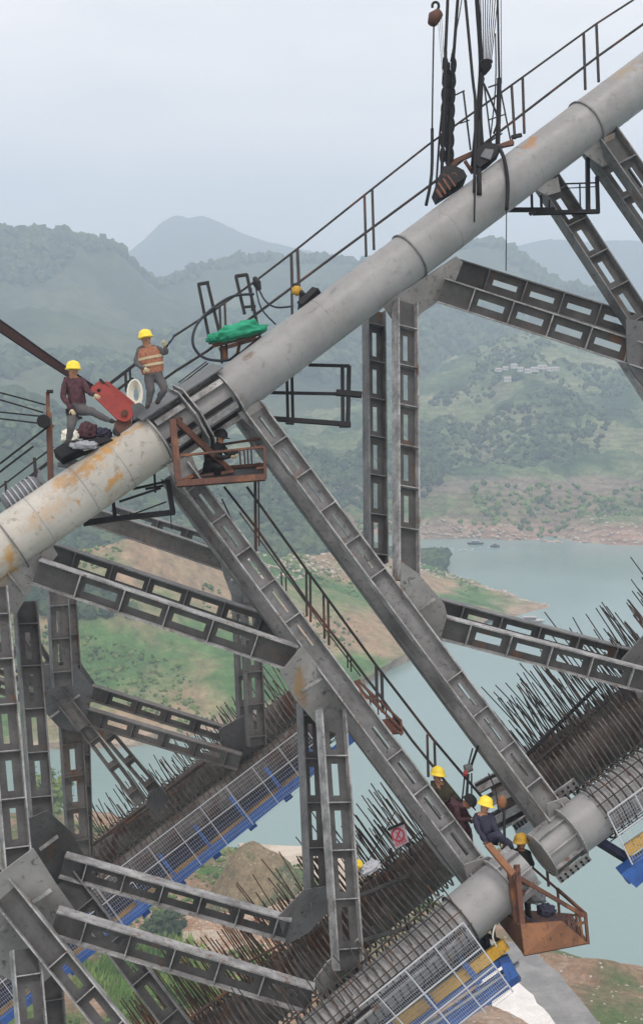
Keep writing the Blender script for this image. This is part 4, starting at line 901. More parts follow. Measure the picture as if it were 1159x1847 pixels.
# --- red rope clamp and the strand bundle to the upper left
rc = thing('rope_clamp', 'big red painted steel clamp plate at the end of the brown rope bundle', 'clamp', Q(215, 760, -.2))
def stadium(pts, o, th, m, name, par, seg=None):
    q = [Q(x, y, o) for x, y in pts]; mb = MB(); nv = (q[1]-q[0]).cross(q[2]-q[0]).normalized(); mb.prism(q, nv, th); return mb.build(name, M[m], par)
rp = [(163,703),(166,697),(174,693),(190,694),(236,731)]+[(225+15*math.cos(R(a)), 746+15*math.sin(R(a))) for a in (-30,0,30,60,90,115)]+[(210,756),(164,711)]
rp2 = stadium(rp, -.45, .05, 'red', 'cheek_plate', rc); stadium([(x+6, y-5) for x, y in rp], .05, .05, 'red', 'cheek_plate', rc)
mb = MB(); mb.tube([Q(224,745,-.55), Q(232,740,.2)], .07, 12); mb.build('pin', M['rust'], rc); mb = MB(); mb.tube([Q(178,704,-.5), Q(184,699,.1)], .04, 8); mb.build('pin', M['black'], rc)
stadium([(236,735),(252,730),(268,742),(262,756),(238,762)], -.2, .3, 'motor', 'bracket', rc); stadium([(208,762),(236,757),(240,775),(216,792),(204,780)], -.25, .25, 'rust', 'base_block', rc)
bars(rc, [(180,684,196,700,4,0),(205,775,222,794,6,-.3)], 'black', 'bolt', -.1)
for k in range(8):
    o = (k-3.5)*.07
    rope([(-140,482+k*3.2,o),(0,577+k*3.0,o),(88,640+k*2.4,o),(172,698+k*1.6,o*.6)], 3.6, 'ropebrown' if k not in (0,7) else 'rope', ['','first','second','third','fourth','fifth','sixth'][k]+' brown strand from the top of the bundle running to the red clamp' if k not in (0,7) else ('dark uppermost strand of the bundle running to the red clamp' if k == 0 else 'dark lowermost strand of the bundle running to the red clamp'), 'steel_strand', 'rope', None, 'strands of the bundle at the red clamp')
wr = [((-60,695),(0,708),(82,730),'uppermost thin dark cable at the left edge above the winch'),((-60,708),(0,721),(78,744),'second thin dark cable at the left edge above the winch'),((-60,737),(0,743),(76,751),'third thin dark cable at the left edge, nearly level'),((-60,750),(0,755),(76,764),'fourth thin dark cable at the left edge, nearly level'),((-60,880),(0,836),(88,768),'dark cable rising from the left edge to the brown post'),((-60,900),(0,851),(60,805),'lower dark cable rising from the left edge to the brown post')]
for a, b, c, lab in wr: rope([a, b, c], 3 if 'thin' in lab else 4, 'rope', lab, 'cable', 'cable')
po = thing('mast_post', 'brown steel post with a dark sheave wheel at the left beside the seated worker', 'post', Q(90, 880, 0))
bars(po, [(88,745,92,876,11,0,0,'post'),(86,708,87,770,7,0,0,'post_top'),(78,760,96,770,6)], 'rust', 'bracket', .2); bars(po, [(84,706,96,706,5)], 'black', 'cap', .1)
mb = MB(); c = Q(80,760,-.1); mb.tube([c-RT*.01+FW*.1, c-FW*.1], .15, 20); mb.build('sheave', M['black'], po)
wn = thing('winch', 'grey electric winch drum lying along the pipe at the left edge', 'winch', Q(45, 900, 0))
mb = MB(); a, b = Q(8,913,.0), Q(72,872,.0); axw = (b-a).normalized(); mb.tube([a, a+(b-a)*.08, b-(b-a)*.08, b], [.16,.24,.24,.15], 18); mb.build('drum', M['motor'], wn, smooth=True)
for k in range(7):
    ringband(wn, a.lerp(b, .14+k*.12), axw, .235, .03, .035, 'wire', 'drum_rib', 18)
bars(wn, [(66,862,92,880,8,0),(70,848,80,880,5,0)], 'motor', 'bracket'); 
# white rope coil
wcl = thing('rope_coil', 'white rope coil hung on the handrail left of the standing worker', 'rope coil', Q(243, 735, .1))
for k in range(6):
    mb = MB(); mb.tube([Q(243+(13-k*1.3)*math.cos(2*math.pi*j/20)+.5*k, 710+(25-k*2.6)*math.sin(2*math.pi*j/20)+(3 if math.sin(2*math.pi*j/20) > 0 else 0), .1+.03*k) for j in range(20)], .024, 6, closed=True); mb.build('rope_loop', M['white'], wcl)
# work platform with bags by the seated worker
pf = thing('work_platform', 'dark plank platform on top of the pipe under the seated worker', 'platform', Q(140, 815, .1))
stadium([(98,818),(118,804),(196,794),(205,800),(150,815),(112,832)], -.2, .5, 'black', 'deck', pf); bars(pf, [(112,828,150,838,9,0),(104,838,138,842,7,0)], 'motor', 'support', .1)
tag(cloth('bag', '', 126, 790, -.3, .17, .19, .2, 'white', 2), 'crumpled white bag on the platform at the feet of the seated worker', 'bag')
tag(cloth('bag', '', 158, 783, -.1, .20, .24, .2, 'maroon', 5), 'dark red patterned bag standing beside the white bag on the platform', 'bag')
tag(cloth('bag', '', 186, 784, -.1, .17, .15, .2, 'navy', 6), 'small dark blue bag at the right end of the platform', 'bag')
tag(cloth('bag', '', 150, 806, -.4, .30, .12, .2, 'wire', 9), 'pale grey sacking heaped along the front of the platform', 'sacking')
rope([(150,812,-.3),(180,806,-.3),(205,797,-.3),(222,783,-.4)], 3, 'white', 'short pale rope lying from the platform to the red clamp base', 'rope', 'rope')

# --- rigging over the upper part of the pipe
rg = [([(804,93),(801,180),(795,330)], 5, 'straight dark rope running down through the left shackle chain'),([(816,97),(814,200),(806,320)], 6, 'straight dark rope running down through the right shackle chain'),([(800,170),(792,250),(786,340)], 4, 'loose dark rope bowing left beside the shackle chains'),([(872,140),(858,220),(850,300)], 4, 'dark slack rope bowing left under the pulley block'),([(893,60),(893,160),(880,280)], 2.5, 'thin dark rope passing just left of the thick right sling'),([(835,-70),(832,0),(812,110)], 2, 'thin dark rope slanting between the thick pair and the long dark rope'),([(782,44),(780,150),(779,236)], 3, 'uppermost leftmost thin rope hanging below the hook block'),
 ([(779,232),(778,314),(768,370)], 6, 'thick dark sling end reaching the pipe left of the rigging clamp'),
 ([(808,-70),(807,0),(803,93)], 6, 'left rope of the thick dark pair in the middle of the rigging'),
 ([(829,-70),(825,0),(818,97)], 6, 'right rope of the thick dark pair in the middle of the rigging'),
 ([(832,-70),(839,0),(852,140),(857,195),(855,346)], 5.5, 'dark rope slanting down right of the thick pair to the pipe'),
 ([(856,344),(855,400)], 3, 'thin rope end hanging across the pipe below the rigging clamp'),
 ([(856,-70),(860,0),(867,112),(863,200),(864,350)], 9, 'broad dark rope bundle left of the fan of thin ropes'),
 ([(896,-70),(897,0),(900,141)], 4, 'rope right of the fan of thin ropes'),
 ([(900,141),(899,200),(897,268)], 9, 'thick dark sling below the rope right of the fan'),
 ([(897,262),(908,285),(915,330),(913,378)], 7, 'brown sling laid over the pipe at the right of the rigging'),
 ([(913,378),(912,488)], 1.8, 'thin line hanging free below the pipe'),
 ([(904,-70),(903,0),(904,150)], 1.5, 'rightmost hair thin rope of the rigging'),
 ([(872,150),(885,180),(897,214),(890,240)], 4, 'dark sling crossing from the pulley block to the right sling'),
 ([(870,130),(866,200),(870,270)], 7, 'dark sling hanging straight below the pulley block')]
for k, (pts, wpx, lab) in enumerate(rg): rope([(x, y, -.68 if (x > 848 and y > 275 and k not in (3, 4)) else .1+.35*((k*37) % 5-2)/2 if y < 300 else -.1) for x, y in pts], wpx, 'rope', lab, 'wire_rope', 'rope')
for k in range(8):
    rope([(862+k*5.4,-70,.2),(866+k*4.4,0,.2),(869+k*2.3,112,.2)], 1.7, 'rope', ['first','second','third','fourth','fifth','sixth','seventh','eighth'][k]+' thin rope from the left in the fan above the dark pulley block', 'wire_rope', 'rope', None, 'fan of thin ropes above the pulley block')
for k in range(3):
    rope([(789+k*3.5,30,.1),(795+k*2.6,100,.1),(799+k,150,.1)], 1.2, 'wire', ['left','middle','right'][k]+' one of the three thin pale lines below the hook block', 'wire_rope', 'rope', None, 'pale lines below the hook block')
hk = thing('hook_block', 'brown hook block hanging at the top left of the rigging', 'hook block', Q(784, 35, .1))
mb = MB(); mb.tube([Q(779,42,.1), Q(783,30,.1), Q(792,22,.1)], [.12,.17,.12], 12); mb.build('block_body', M['rust'], hk, smooth=True)
mb = MB(); mb.tube([Q(785+6*math.cos(R(a)), 10+7*math.sin(R(a)), .1) for a in range(-200, 80, 28)], .035, 7); mb.build('hook', M['black'], hk)
pb = thing('pulley_block', 'dark half round pulley block under the fan of thin ropes', 'pulley', Q(877, 118, .2))
mb = MB(); mb.tube([Q(867,110,.2), Q(877,111,.2), Q(887,110,.2)], .05, 8); mb.build('yoke', M['black'], pb); mb = MB(); mb.tube([Q(877,118,.05), Q(877,118,.35)], .13, 18); mb.build('sheave', M['black'], pb)
mb = MB(); mb.tube([Q(877,110,.2), Q(877,124,.2), Q(873,134,.2)], [.13,.09,.03], 10); mb.build('cheek', M['rope'], pb)
# chain-like sling packs
for j, (xa, ya, xb, yb, lab) in enumerate([(803,95,797,300,'left bulky dark shackle chain over the clamp'), (818,97,812,300,'right bulky dark shackle chain over the clamp'), (809,120,806,300,'middle bulky dark shackle chain over the clamp')]):
    t = thing('shackle_chain', lab, 'chain', Q(xb, yb, .1)); n = 15
    for k in range(n):
        u = (k+.5)/n; c = Q(xa+(xb-xa)*u, ya+(yb-ya)*u, .1+.15*(j-1)); r = .085; sx = RT if k % 2 else FW; mb = MB()
        mb.tube([c+sx*(math.cos(2*math.pi*q/12)*r*.5*random.uniform(.9,1.2))+UP*(math.sin(2*math.pi*q/12)*r*2.1) for q in range(12)], .032, 6, closed=True); mb.build('link', M['rope'], t)
cl = thing('rigging_clamp', 'dark ribbed clamp block sitting on the pipe under the shackle chains', 'clamp', Q(808, 345, -.1))
stadium([(781,346),(788,326),(797,309),(816,308),(832,316),(838,327),(815,343),(788,360)], -.05, .55, 'black', 'clamp_body', cl)
bars(cl, [(790,330,803,350,4,-.35),(798,322,811,342,4,-.35),(806,316,820,336,4,-.35),(786,342,796,356,5,-.38)], 'rust', 'rib', 0)
for cc in ((818,317,9),(800,318,5)):
    ringband(cl, Q(cc[0],cc[1],-.32), cv(0,0,1), cc[2]*.006, .06, .03, 'rust', 'eye_plate', 14)
cl = thing('rigging_beam', 'rust brown spreader beam standing on the pipe amid the rigging', 'beam', Q(870, 280, 0))
bars(cl, [(818,292,862,272,8,0),(862,272,925,258,7,0),(838,290,852,312,5,0),(905,262,925,255,7,0),(812,300,822,292,8)], 'rust', 'beam', .1)
stadium([(852,300),(856,276),(872,264),(892,266),(898,280),(880,296),(862,308)], -.2, .4, 'black', 'clamp_plate', cl); stadium([(866,282),(874,268),(890,270),(884,288)], -.45, .04, 'motor', 'eye_plate', cl)
bars(cl, [(880,262,905,268,8,-.1),(922,247,940,243,6,.1)], 'black', 'shoe', 0)
fr = thing('small_frame', 'thin grey ladder-like frame posts behind the rigging on the pipe', 'frame', Q(850, 270, .5))
bars(fr, [(820,171,837,163,3),(835,163,848,270,3.5),(829,222,846,216,2.5),(880,157,900,150,3),(873,155,886,262,3),(880,216,912,205,2.5),(900,150,922,262,3),(872,262,905,240,3)], 'rail', 'bar', .7)
# chain hoist at the lower right
ch = thing('chain_hoist', 'small grey and red chain hoist with ropes beside the workers in maroon', 'hoist', Q(845, 1440, .8))
mb = MB(); mb.tube([Q(838,1388,.8), Q(850,1384,.8)], [.10,.09], 10); mb.build('hoist_body', M['motor'], ch); mb = MB(); mb.tube([Q(836,1394,.7), Q(842,1396,.7)], .07, 8); mb.build('hoist_cover', M['red'], ch)
bars(ch, [(862,1345,848,1385,4),(852,1350,843,1385,3),(838,1396,832,1452,3),(844,1396,840,1455,4),(850,1395,850,1450,3),(830,1452,856,1450,5)], 'rope', 'chain', .8)
gr = thing('paddle_light', 'orange brown round lamp head on a dark rod beside the seated worker with yellow helmet', 'lamp', Q(909, 1530, -.1))
mb = MB(); c = Q(905,1447,-.1); mb.ball(c, .10, .07, .15, n=12); mb.build('lamp_head', M['orange'], gr, smooth=True); bars(gr, [(908,1458,910,1535,4)], 'black', 'rod', -.1)
rope([(880,1395,.3),(893,1425,.2),(898,1460,.1)], 2.5, 'rope', 'thin dark line hanging between the hoist and the seated worker', 'wire_rope', 'rope')

# --- lower rusty basket
bs = thing('work_basket', 'rusty brown suspended work basket with sloping rails at the lower right', 'basket', Q(975, 1700, -.3))
def quadp(par, pts, th, m, name):
    q = [Q(*p) for p in pts]; nv = (q[1]-q[0]).cross(q[2]-q[0]).normalized(); mb = MB(); mb.prism(q, nv, th); return mb.build(name, M[m], par)
quadp(bs, [(896,1640,1.0),(1030,1650,1.3),(1060,1702,-.5),(945,1724,-1.0)], .04, 'rust', 'floor_plate')
quadp(bs, [(938,1667,-1.05),(1012,1662,-.9),(1059,1701,-.55),(945,1723,-1.05)], .03, 'orange', 'toe_board')
quadp(bs, [(890,1636,.9),(938,1667,-1.0),(945,1722,-1.0),(893,1655,.9)], .03, 'rust', 'toe_board')
bars(bs, [(919,1572,931,1666,9,-.8),(931,1560,941,1670,9,-1.0),(930,1590,936,1662,4,-.7),(936,1584,1052,1652,7,-1.0,-.5),(957,1563,1004,1604,4,.9),(1004,1604,1056,1650,5,.9,-.4),(1055,1648,1060,1704,5,-.5),(1044,1648,1050,1698,4,-.5),
  (1005,1604,1008,1650,4,.9),(1038,1638,1041,1685,4,-.2),(985,1560,989,1600,4,.9),(1022,1652,1056,1650,4,-.5),(1030,1668,1058,1664,5,-.5),(942,1592,975,1608,6,-.9,.5),(934,1612,965,1604,6,-.9,.3),(1024,1660,1027,1690,5,-.6),(936,1668,900,1640,5,-1.0,.9)], 'rust', 'rail')
quadp(bs, [(874,1526,-1.0),(884,1521,-.95),(928,1573,-1.15),(921,1582,-1.2)], .06, 'orange', 'hanger_plate')
bars(bs, [(872,1520,890,1530,6,-.9),(922,1578,936,1566,7,-1.1)], 'rust', 'hanger_lug')
tag(cloth('tool_bag', '', 984, 1645, .0, .17, .16, .2, 'navy', 4), 'dark blue tool bag on the floor of the rusty basket', 'bag')
rope([(940,1650,-.6),(965,1665,-.8),(985,1667,-.8),(1000,1655,-.6)], 4, 'navy', 'dark blue strap drooping over the edge of the rusty basket', 'strap', 'strap')
tag(cloth('sack', '', 962, 1622, .2, .22, .17, .2, 'motor', 7), 'grey sack lying behind the dark blue tool bag in the basket', 'sack')
# straps hanging from the end of the pipe
for x, lab in ((905, 'left'), ):
    pass
rope([(900,1650,-.4),(888,1690,-.4),(905,1720,-.2),(930,1745,.2)], 3, 'white', 'pale curved cable under the open pipe end beside the basket', 'cable', 'cable')
fm = thing('edge_brackets', 'dark clamp brackets under the plain end of the lower chord pipe', 'bracket', Q(900, 1680, 0))
bars(fm, [(862,1680,905,1700,8,0),(872,1668,880,1705,7,0),(885,1660,892,1698,6,-.2),(858,1665,900,1648,6,.2)], 'black', 'bracket', 0)

# --- warning sign on a stand between rods
sg = thing('warning_sign', 'square pale sign with a red prohibition ring on top of the rebar covered chord', 'sign', Q(720, 1530, 1.0))
fx, fy = cv(.92,-.0,.1).normalized(), None
a, b, c, d = Q(702,1497,1), Q(728,1486,1), Q(737,1519,1), Q(713,1531,1)
mb = MB(); nv = (b-a).cross(c-a).normalized(); nv = nv if nv.dot(FW) < 0 else -nv; mb.prism([a, b, c, d], nv, .03); bd = mb.build('board', M['signw'], sg)
ctr = (a+b)*.5*.55+(c+d)*.5*.45-(a+b)*0; ctr = a.lerp(c, .43); ex = (b-a).normalized(); ey = nv.cross(ex)
mb = MB(); mb.tube([ctr+nv*.03+(ex*math.cos(2*math.pi*k/24)+ey*math.sin(2*math.pi*k/24))*.13 for k in range(24)], .017, 6, closed=True); mb.build('ring', M['signr'], bd)
mb = MB(); mb.tube([ctr+nv*.03-ex*.09-ey*.09, ctr+nv*.03+ex*.09+ey*.09], .015, 6); mb.tube([ctr+nv*.03+ex*.03-ey*.09, ctr+nv*.03-ex*.02+ey*.07], .012, 6); mb.build('slash', M['signr'], bd)
mb = MB()
for k in range(4):
    q0 = d.lerp(c, .14+k*.21)+ (a-d).normalized()*.07+nv*.022
    mb.box(q0, ex*.028, ey*.006, nv*.004); mb.box(q0+ey*.03, ex*.02, ey*.006, nv*.004); mb.box(q0, ex*.006, ey*.045, nv*.003); mb.box(q0-ey*.03, ex*.03, ey*.005, nv*.004)
mb.build('red_lettering', M['signr'], bd)
bars(sg, [(699,1497,728,1484,5,.95),(704,1530,712,1560,4,1.05),(735,1520,742,1545,4,1.05)], 'black', 'clamp_bar')
tag(cloth('bag', '', 668, 1568, 1.2, .22, .14, .2, 'wirew', 12, .5), 'white sack lying on the rebar covered chord left of the warning sign', 'bag')
tag(cloth('bag', '', 646, 1562, 1.3, .10, .13, .12, 'hyel', 14, .5), 'yellowish vest lying on the chord beside the right vertical strut', 'vest')

# --- formwork platforms and wire fences
def fence(label, TL, TR_, BR, BL, dfn, cols, mid=.36, wires=(40, 12), wt=.006, ft=.022, name='wire_fence', extend=True, mids=None, m='wirew'):
    q = [P(x, y, dfn(x, y)) for x, y in (TL, TR_, BR, BL)]; t = thing(name, label, 'fence', (q[2]+q[3])/2)
    at = lambda u, v: (q[0].lerp(q[1], u)).lerp(q[3].lerp(q[2], u), v)
    for v in [0]+list(mids if mids is not None else [mid]):
        mb = MB(); mb.tube([at(0, v), at(1, v)], ft, 6); mb.build('rail', M[m], t)
    for k in range(cols+1):
        mb = MB(); mb.tube([at(k/cols, 0), at(k/cols, 1)], ft*(.8 if 0 < k < cols else 1), 6); mb.build('post', M[m], t)
    mb = MB()
    for k in range(1, wires[0]*1):
        mb.tube([at(k/wires[0], 0), at(k/wires[0], .96)], wt, 3, caps=False)
    for k in range(1, wires[1]+1):
        mb.tube([at(0, k/wires[1]), at(1, k/wires[1])], wt, 3, caps=False)
    tag(mb.build('wire_mesh', M['wire'], t), kind='stuff'); return t
fence('white framed wire fence in front of the near lower chord', (470,1960), (835,1665), (925,1790), (585,2060), lambda x, y: 26.0-.0015*(1900-y), 7, mids=[.36, .62, .9], wires=(110, 22), wt=.0045, ft=.018)
fence('white framed wire fence at the far right lower chord', (1095,1468), (1290,1325), (1340,1420), (1140,1560), lambda x, y: 27.6, 4, mids=[.42], wires=(46, 16), wt=.0045, ft=.018)
fence('long white framed wire fence in front of the far lower chord', (-110,1815), (548,1312), (598,1380), (-60,1885), lambda x, y: 38.6, 14, mids=[.40], wires=(190, 12), wt=.0045, ft=.016)
def fplat(label, segs, dfn):
    t = thing('formwork_platform', label, 'platform', P(segs[0][1], segs[0][2], dfn(segs[0][1], segs[0][2])))
    for (m, x0, y0, x1, y1, hpx, dpt, nm, o) in segs:
        a, b = P(x0, y0, dfn(x0, y0)+o), P(x1, y1, dfn(x1, y1)+o); ax, n, wv = frame(a, b, cv(.2,.35,-.9)); h = hpx*dfn(x0, y0)/F; mb = MB(); mb.box((a+b)/2, (b-a)/2, wv*h/2, n*dpt/2); mb.build(nm, M[m], t)
    return t
dn = lambda x, y: 27.2-.0012*(1850-y)
np_ = fplat('yellow and blue formwork platform hanging under the near lower chord', [('yellow', 610,1925,912,1703,20,.25,'yellow_beam',.1), ('formdark', 590,1905,880,1700,26,.3,'dark_board',.6), ('blue', 690,1925,930,1754,30,.3,'blue_beam',.0), ('blue', 680,1895,905,1733,12,.2,'blue_beam',.05), ('wire', 700,1900,935,1758-20,4,.34,'edge_strip',-.02), ('blue', 640,1990,740,1900,30,.3,'blue_beam',.1)], dn)  # includes a dark blue formwork board behind the yellow beam
for x, y in ((790,1825),(865,1775),(722,1873)):
    a, b = P(x-55,y-70,dn(x,y)-.05), P(x,y,dn(x,y)-.1); mb = MB(); ax, n, wv = frame(a, b); mb.box((a+b)/2, (b-a)/2, wv*.06, n*.06); mb.build('blue_post', M['blue'], np_)
    mb = MB(); c = P(x+10,y+22,dn(x,y)); mb.box(c, RT*.12, UP*.16, FW*.1); mb.build('bracket', M['blue'], np_)
for k in range(14):
    u = (k+.5)/14; x = 690+235*u; y = 1915-167*u; a, b = P(x-6,y-8,dn(x,y)-.16), P(x+3,y+5,dn(x,y)-.16); mb = MB(); ax, n, wv = frame(a, b); mb.box((a+b)/2, (b-a)/2, wv*.05, n*.01); mb.build('rung_plate', M['blue'], np_)
mb = MB(); a = P(900,1735,26.9); mb.prism([P(900,1733,26.9), P(918,1728,26.9), P(931,1752,26.8), P(912,1765,26.8)], FW, .5); mb.build('end_box', M['blue'], np_)
dr_ = lambda x, y: 28.2
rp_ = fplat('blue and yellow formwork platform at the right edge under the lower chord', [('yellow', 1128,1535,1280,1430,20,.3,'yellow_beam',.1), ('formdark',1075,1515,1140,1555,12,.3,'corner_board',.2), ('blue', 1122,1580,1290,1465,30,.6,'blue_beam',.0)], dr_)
mb = MB(); mb.prism([P(1114,1572,27.9), P(1146,1548,27.9), P(1176,1566,27.9), P(1142,1596,27.9)], FW, .5); mb.build('end_box', M['blue'], rp_)
df = lambda x, y: 39.6
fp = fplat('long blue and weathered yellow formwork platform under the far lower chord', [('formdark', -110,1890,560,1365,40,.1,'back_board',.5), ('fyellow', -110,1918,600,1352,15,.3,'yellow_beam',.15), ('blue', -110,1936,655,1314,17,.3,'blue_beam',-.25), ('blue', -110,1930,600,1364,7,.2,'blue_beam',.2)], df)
for k in range(11):
    x = -60+64*k; y = 1942-(x+110)*622/765; a, b = P(x-38,y-48,39.5), P(x,y+2,39.4); mb = MB(); ax, n, wv = frame(a, b); mb.box((a+b)/2, (b-a)/2, wv*.05, n*.06); mb.build('blue_post', M['blue'], fp)
    c = P(x+3,y+6,39.6); mb = MB(); mb.box(c, ax*.08, wv*.13, n*.1); mb.build('bracket', M['blue'], fp)

# ================================================================== PEOPLE
def person(label, J, D, cols, extras=None, helmet='hyel', hscale=1.0, name='person', vest=None, hands=True, face=(0,-1), helm_tilt=(0,1)):
    """J: joint -> (px, py, dz metres). cols: shirt, trousers."""
    def pt(k): x, y, z = J[k]; return P(x, y, D+z)
    root = Vector(pt('pelvis'))
    V = []; E = []; Rr = []; T = []
    def v(p, r, tg): V.append(p); Rr.append(r*(1.28 if tg in (1,2) else 1.15)); T.append(tg); return len(V)-1
    pel = v(pt('pelvis'), .135, 2); 
    sp = v(pt('pelvis').lerp(pt('chest'), .5), .13, 1); chs = v(pt('chest'), .155, 1); E += [(pel, sp), (sp, chs)]
    up = (pt('head')-pt('neck')).normalized(); nk = v(pt('neck')-up*.03, .07, 0); E.append((chs, nk)); hd = pt('head')-up*.07
    h0 = v(hd-up*.05, .078, 0); h1 = v(hd+up*.06, .092, 0); h2 = v(hd+up*.13, .06, 0); E += [(nk, h0), (h0, h1), (h1, h2)]
    for s in 'lr':
        if s+'sh' in J:
            a = v(pt(s+'sh'), .072, 1); b = v(pt(s+'el'), .052, 1); c = v(pt(s+'ha'), .036, 1); E += [(chs, a), (a, b), (b, c)]
        if s+'hip' in J:
            a = v(pt(s+'hip'), .105, 2); b = v(pt(s+'kn'), .072, 2); c = v(pt(s+'an'), .048, 2); E += [(pel, a), (a, b), (b, c)]
            ft = pt(s+'an')+(pt(s+'to')-pt(s+'an')) if s+'to' in J else pt(s+'an')+cv(.1,-.05,-.15); d = v(ft, .042, 3); E.append((c, d))
    me = bpy.data.meshes.new('body_skel'); me.from_pydata([q-root for q in V], E, []); o = bpy.data.objects.new('skel', me); sc.collection.objects.link(o)
    m_ = o.modifiers.new('s', 'SKIN'); m_.use_smooth_shade = True
    for i, sv in enumerate(me.skin_vertices[0].data): sv.radius = (Rr[i], Rr[i]); sv.use_root = (i == 0)
    o.modifiers.new('u', 'SUBSURF').levels = 2; o.modifiers['u'].render_levels = 2
    dg = bpy.context.evaluated_depsgraph_get(); ev = o.evaluated_get(dg); bm = bpy.data.meshes.new_from_object(ev)
    bpy.data.objects.remove(o)
    for k in ('skin', cols[0], cols[1], 'boot'): bm.materials.append(M[k])
    bm.name = 'body'
    for pl in bm.polygons:
        c = pl.center+root; best = 9; mi = 1
        for (i, j) in E:
            a, b = V[i], V[j]; ab = b-a; t = max(0, min(1, (c-a).dot(ab)/max(1e-9, ab.length_squared))); dd = (c-(a+ab*t)).length-(Rr[i]*(1-t)+Rr[j]*t)
            if dd < best: best = dd; mi = T[j] if t > .35 or T[i] == T[j] else T[i]
        pl.material_index = mi; pl.use_smooth = True
    for vv in bm.vertices:
        q = vv.co*11; vv.co += vv.normal*((noise.noise(q+Vector((5,0,J['head'][0]))) * .022 + noise.noise(q*2.3)*.010))
    t = link(name, None, Matrix.Translation(min([pt(k) for k in J], key=lambda q: q.z))); tag(t, label, 'person')
    body = link('body', bm, Matrix.Translation(root), t)
    # head parts
    fd = cv(face[0], -.25, face[1]).normalized(); fd = (fd-up*fd.dot(up)).normalized(); sd_ = up.cross(fd)
    mb = MB(); mb.ball(hd+fd*.095+up*.0, .018, .03, .022, (sd_, fd, up)); mb.build('nose', M['skin'], t, smooth=True)
    for s in (-1, 1):
        mb = MB(); mb.ball(hd+fd*.085+sd_*.035*s+up*.03, .014, .01, .010, (sd_, fd, up), 6); mb.build('eye', M['black'], t)
        mb = MB(); mb.ball(hd+sd_*.09*s+up*.0, .012, .025, .035, (sd_, fd, up), 8); mb.build('ear', M['skin'], t, smooth=True)
    mb = MB(); mb.ball(hd+fd*.088-up*.045, .028, .012, .008, (sd_, fd, up), 6); mb.build('mouth', M['maroon'], t)
    if helmet:   # domed shell with a brim and a peak
        hc = hd+up*.055; mb = MB(); n = 20; vs = []; fs = []
        prof = [(q_*1.12, z_*1.15) for q_, z_ in [(.158, -.02), (.150, -.005), (.135, .0), (.132, .05), (.115, .095), (.08, .128), (.035, .143), (.002, .146)]]
        for (r_, z_) in prof:
            for k in range(n):
                a = 2*math.pi*k/n; ex_ = .05*max(0, math.cos(a))**2 if z_ < 0 else 0
                vs.append(hc+fd*((r_+ex_)*math.cos(a)*1.08)+sd_*(r_*math.sin(a))+up*(z_+(.012 if abs(math.sin(a)) < .16 and z_ > .05 else 0)))
        for i in range(len(prof)-1):
            for k in range(n): fs.append((i*n+k, i*n+(k+1) % n, (i+1)*n+(k+1) % n, (i+1)*n+k))
        fs.append(tuple(range(n))[::-1]); mb.add(vs, fs); hh = mb.build('helmet', M[helmet], t, smooth=True)
    # gloved hands with fingers
    if hands:
        for s in 'lr':
            if s+'ha' not in J: continue
            w_ = pt(s+'ha'); d = (w_-pt(s+'el')).normalized(); sd2 = d.cross(fd).normalized(); nn = sd2.cross(d); mb = MB()
            mb.ball(w_+d*.05, .042, .055, .02, (sd2, d, nn), 8)
            for k, (off, ln) in enumerate(((-.032, .07), (-.011, .082), (.011, .078), (.031, .06))):
                b0 = w_+d*.085+sd2*off; mb.tube([b0, b0+d*ln*.5-nn*.01, b0+d*ln*.75-nn*.035, b0+d*ln*.8-nn*.055], [.011, .010, .009, .007], 6)
            b0 = w_+d*.035+sd2*.04; mb.tube([b0, b0+sd2*.03+d*.025-nn*.01, b0+sd2*.035+d*.05-nn*.03], [.013, .011, .008], 6)
            mb.build('glove', M['glove'], t, smooth=True)
    if vest:   # open-sided vest shell over the torso
        a, b = pt('pelvis').lerp(pt('chest'), .12), pt('neck').lerp(pt('chest'), .35); ax = (b-a).normalized(); lft = (pt('rsh')-pt('lsh')); lft = (lft-ax*lft.dot(ax)).normalized(); fr_ = ax.cross(lft)
        mb = MB(); n = 24; vs = []; fs = []
        for i in range(9):
            u = i/8; rx = .235+.045*math.sin(u*2.6)-(.06*max(0, u-.75)*4); ry = .20+.02*math.sin(u*3)
            for k in range(n):
                an = 2*math.pi*k/n; wr = 1+.035*noise.noise(Vector((k*.8, i*.9, 4))); vs.append(a.lerp(b, u)+lft*(rx*math.cos(an)*wr)+fr_*(ry*math.sin(an)*wr))
        for i in range(8):
            for k in range(n):
                if i > 4 and (k in (23, 0, 11, 12)): continue
                fs.append((i*n+k, i*n+(k+1) % n, (i+1)*n+(k+1) % n, (i+1)*n+k))
        mb.add(vs, fs); mb.build('vest', M[vest], t, smooth=True)
        for uu in (.32, .6):
            mb = MB(); vs = [a.lerp(b, uu+dz)+lft*((.292)*math.cos(2*math.pi*k/n))+fr_*((.228)*math.sin(2*math.pi*k/n)) for dz in (-.05, .05) for k in range(n)]
            mb.add(vs, [(k, (k+1) % n, n+(k+1) % n, n+k) for k in range(n)]); mb.build('reflective_band', M['glove'], t, smooth=True)
    if extras: extras(t, pt)
    return t
def rodx(t, pt):
    mb = MB(); mb.tube([Q(296,626,-.2), Q(306,618,-.2), Q(316,603,-.2)], .022, 7); mb.build('tool_rod', M['hose'], t)
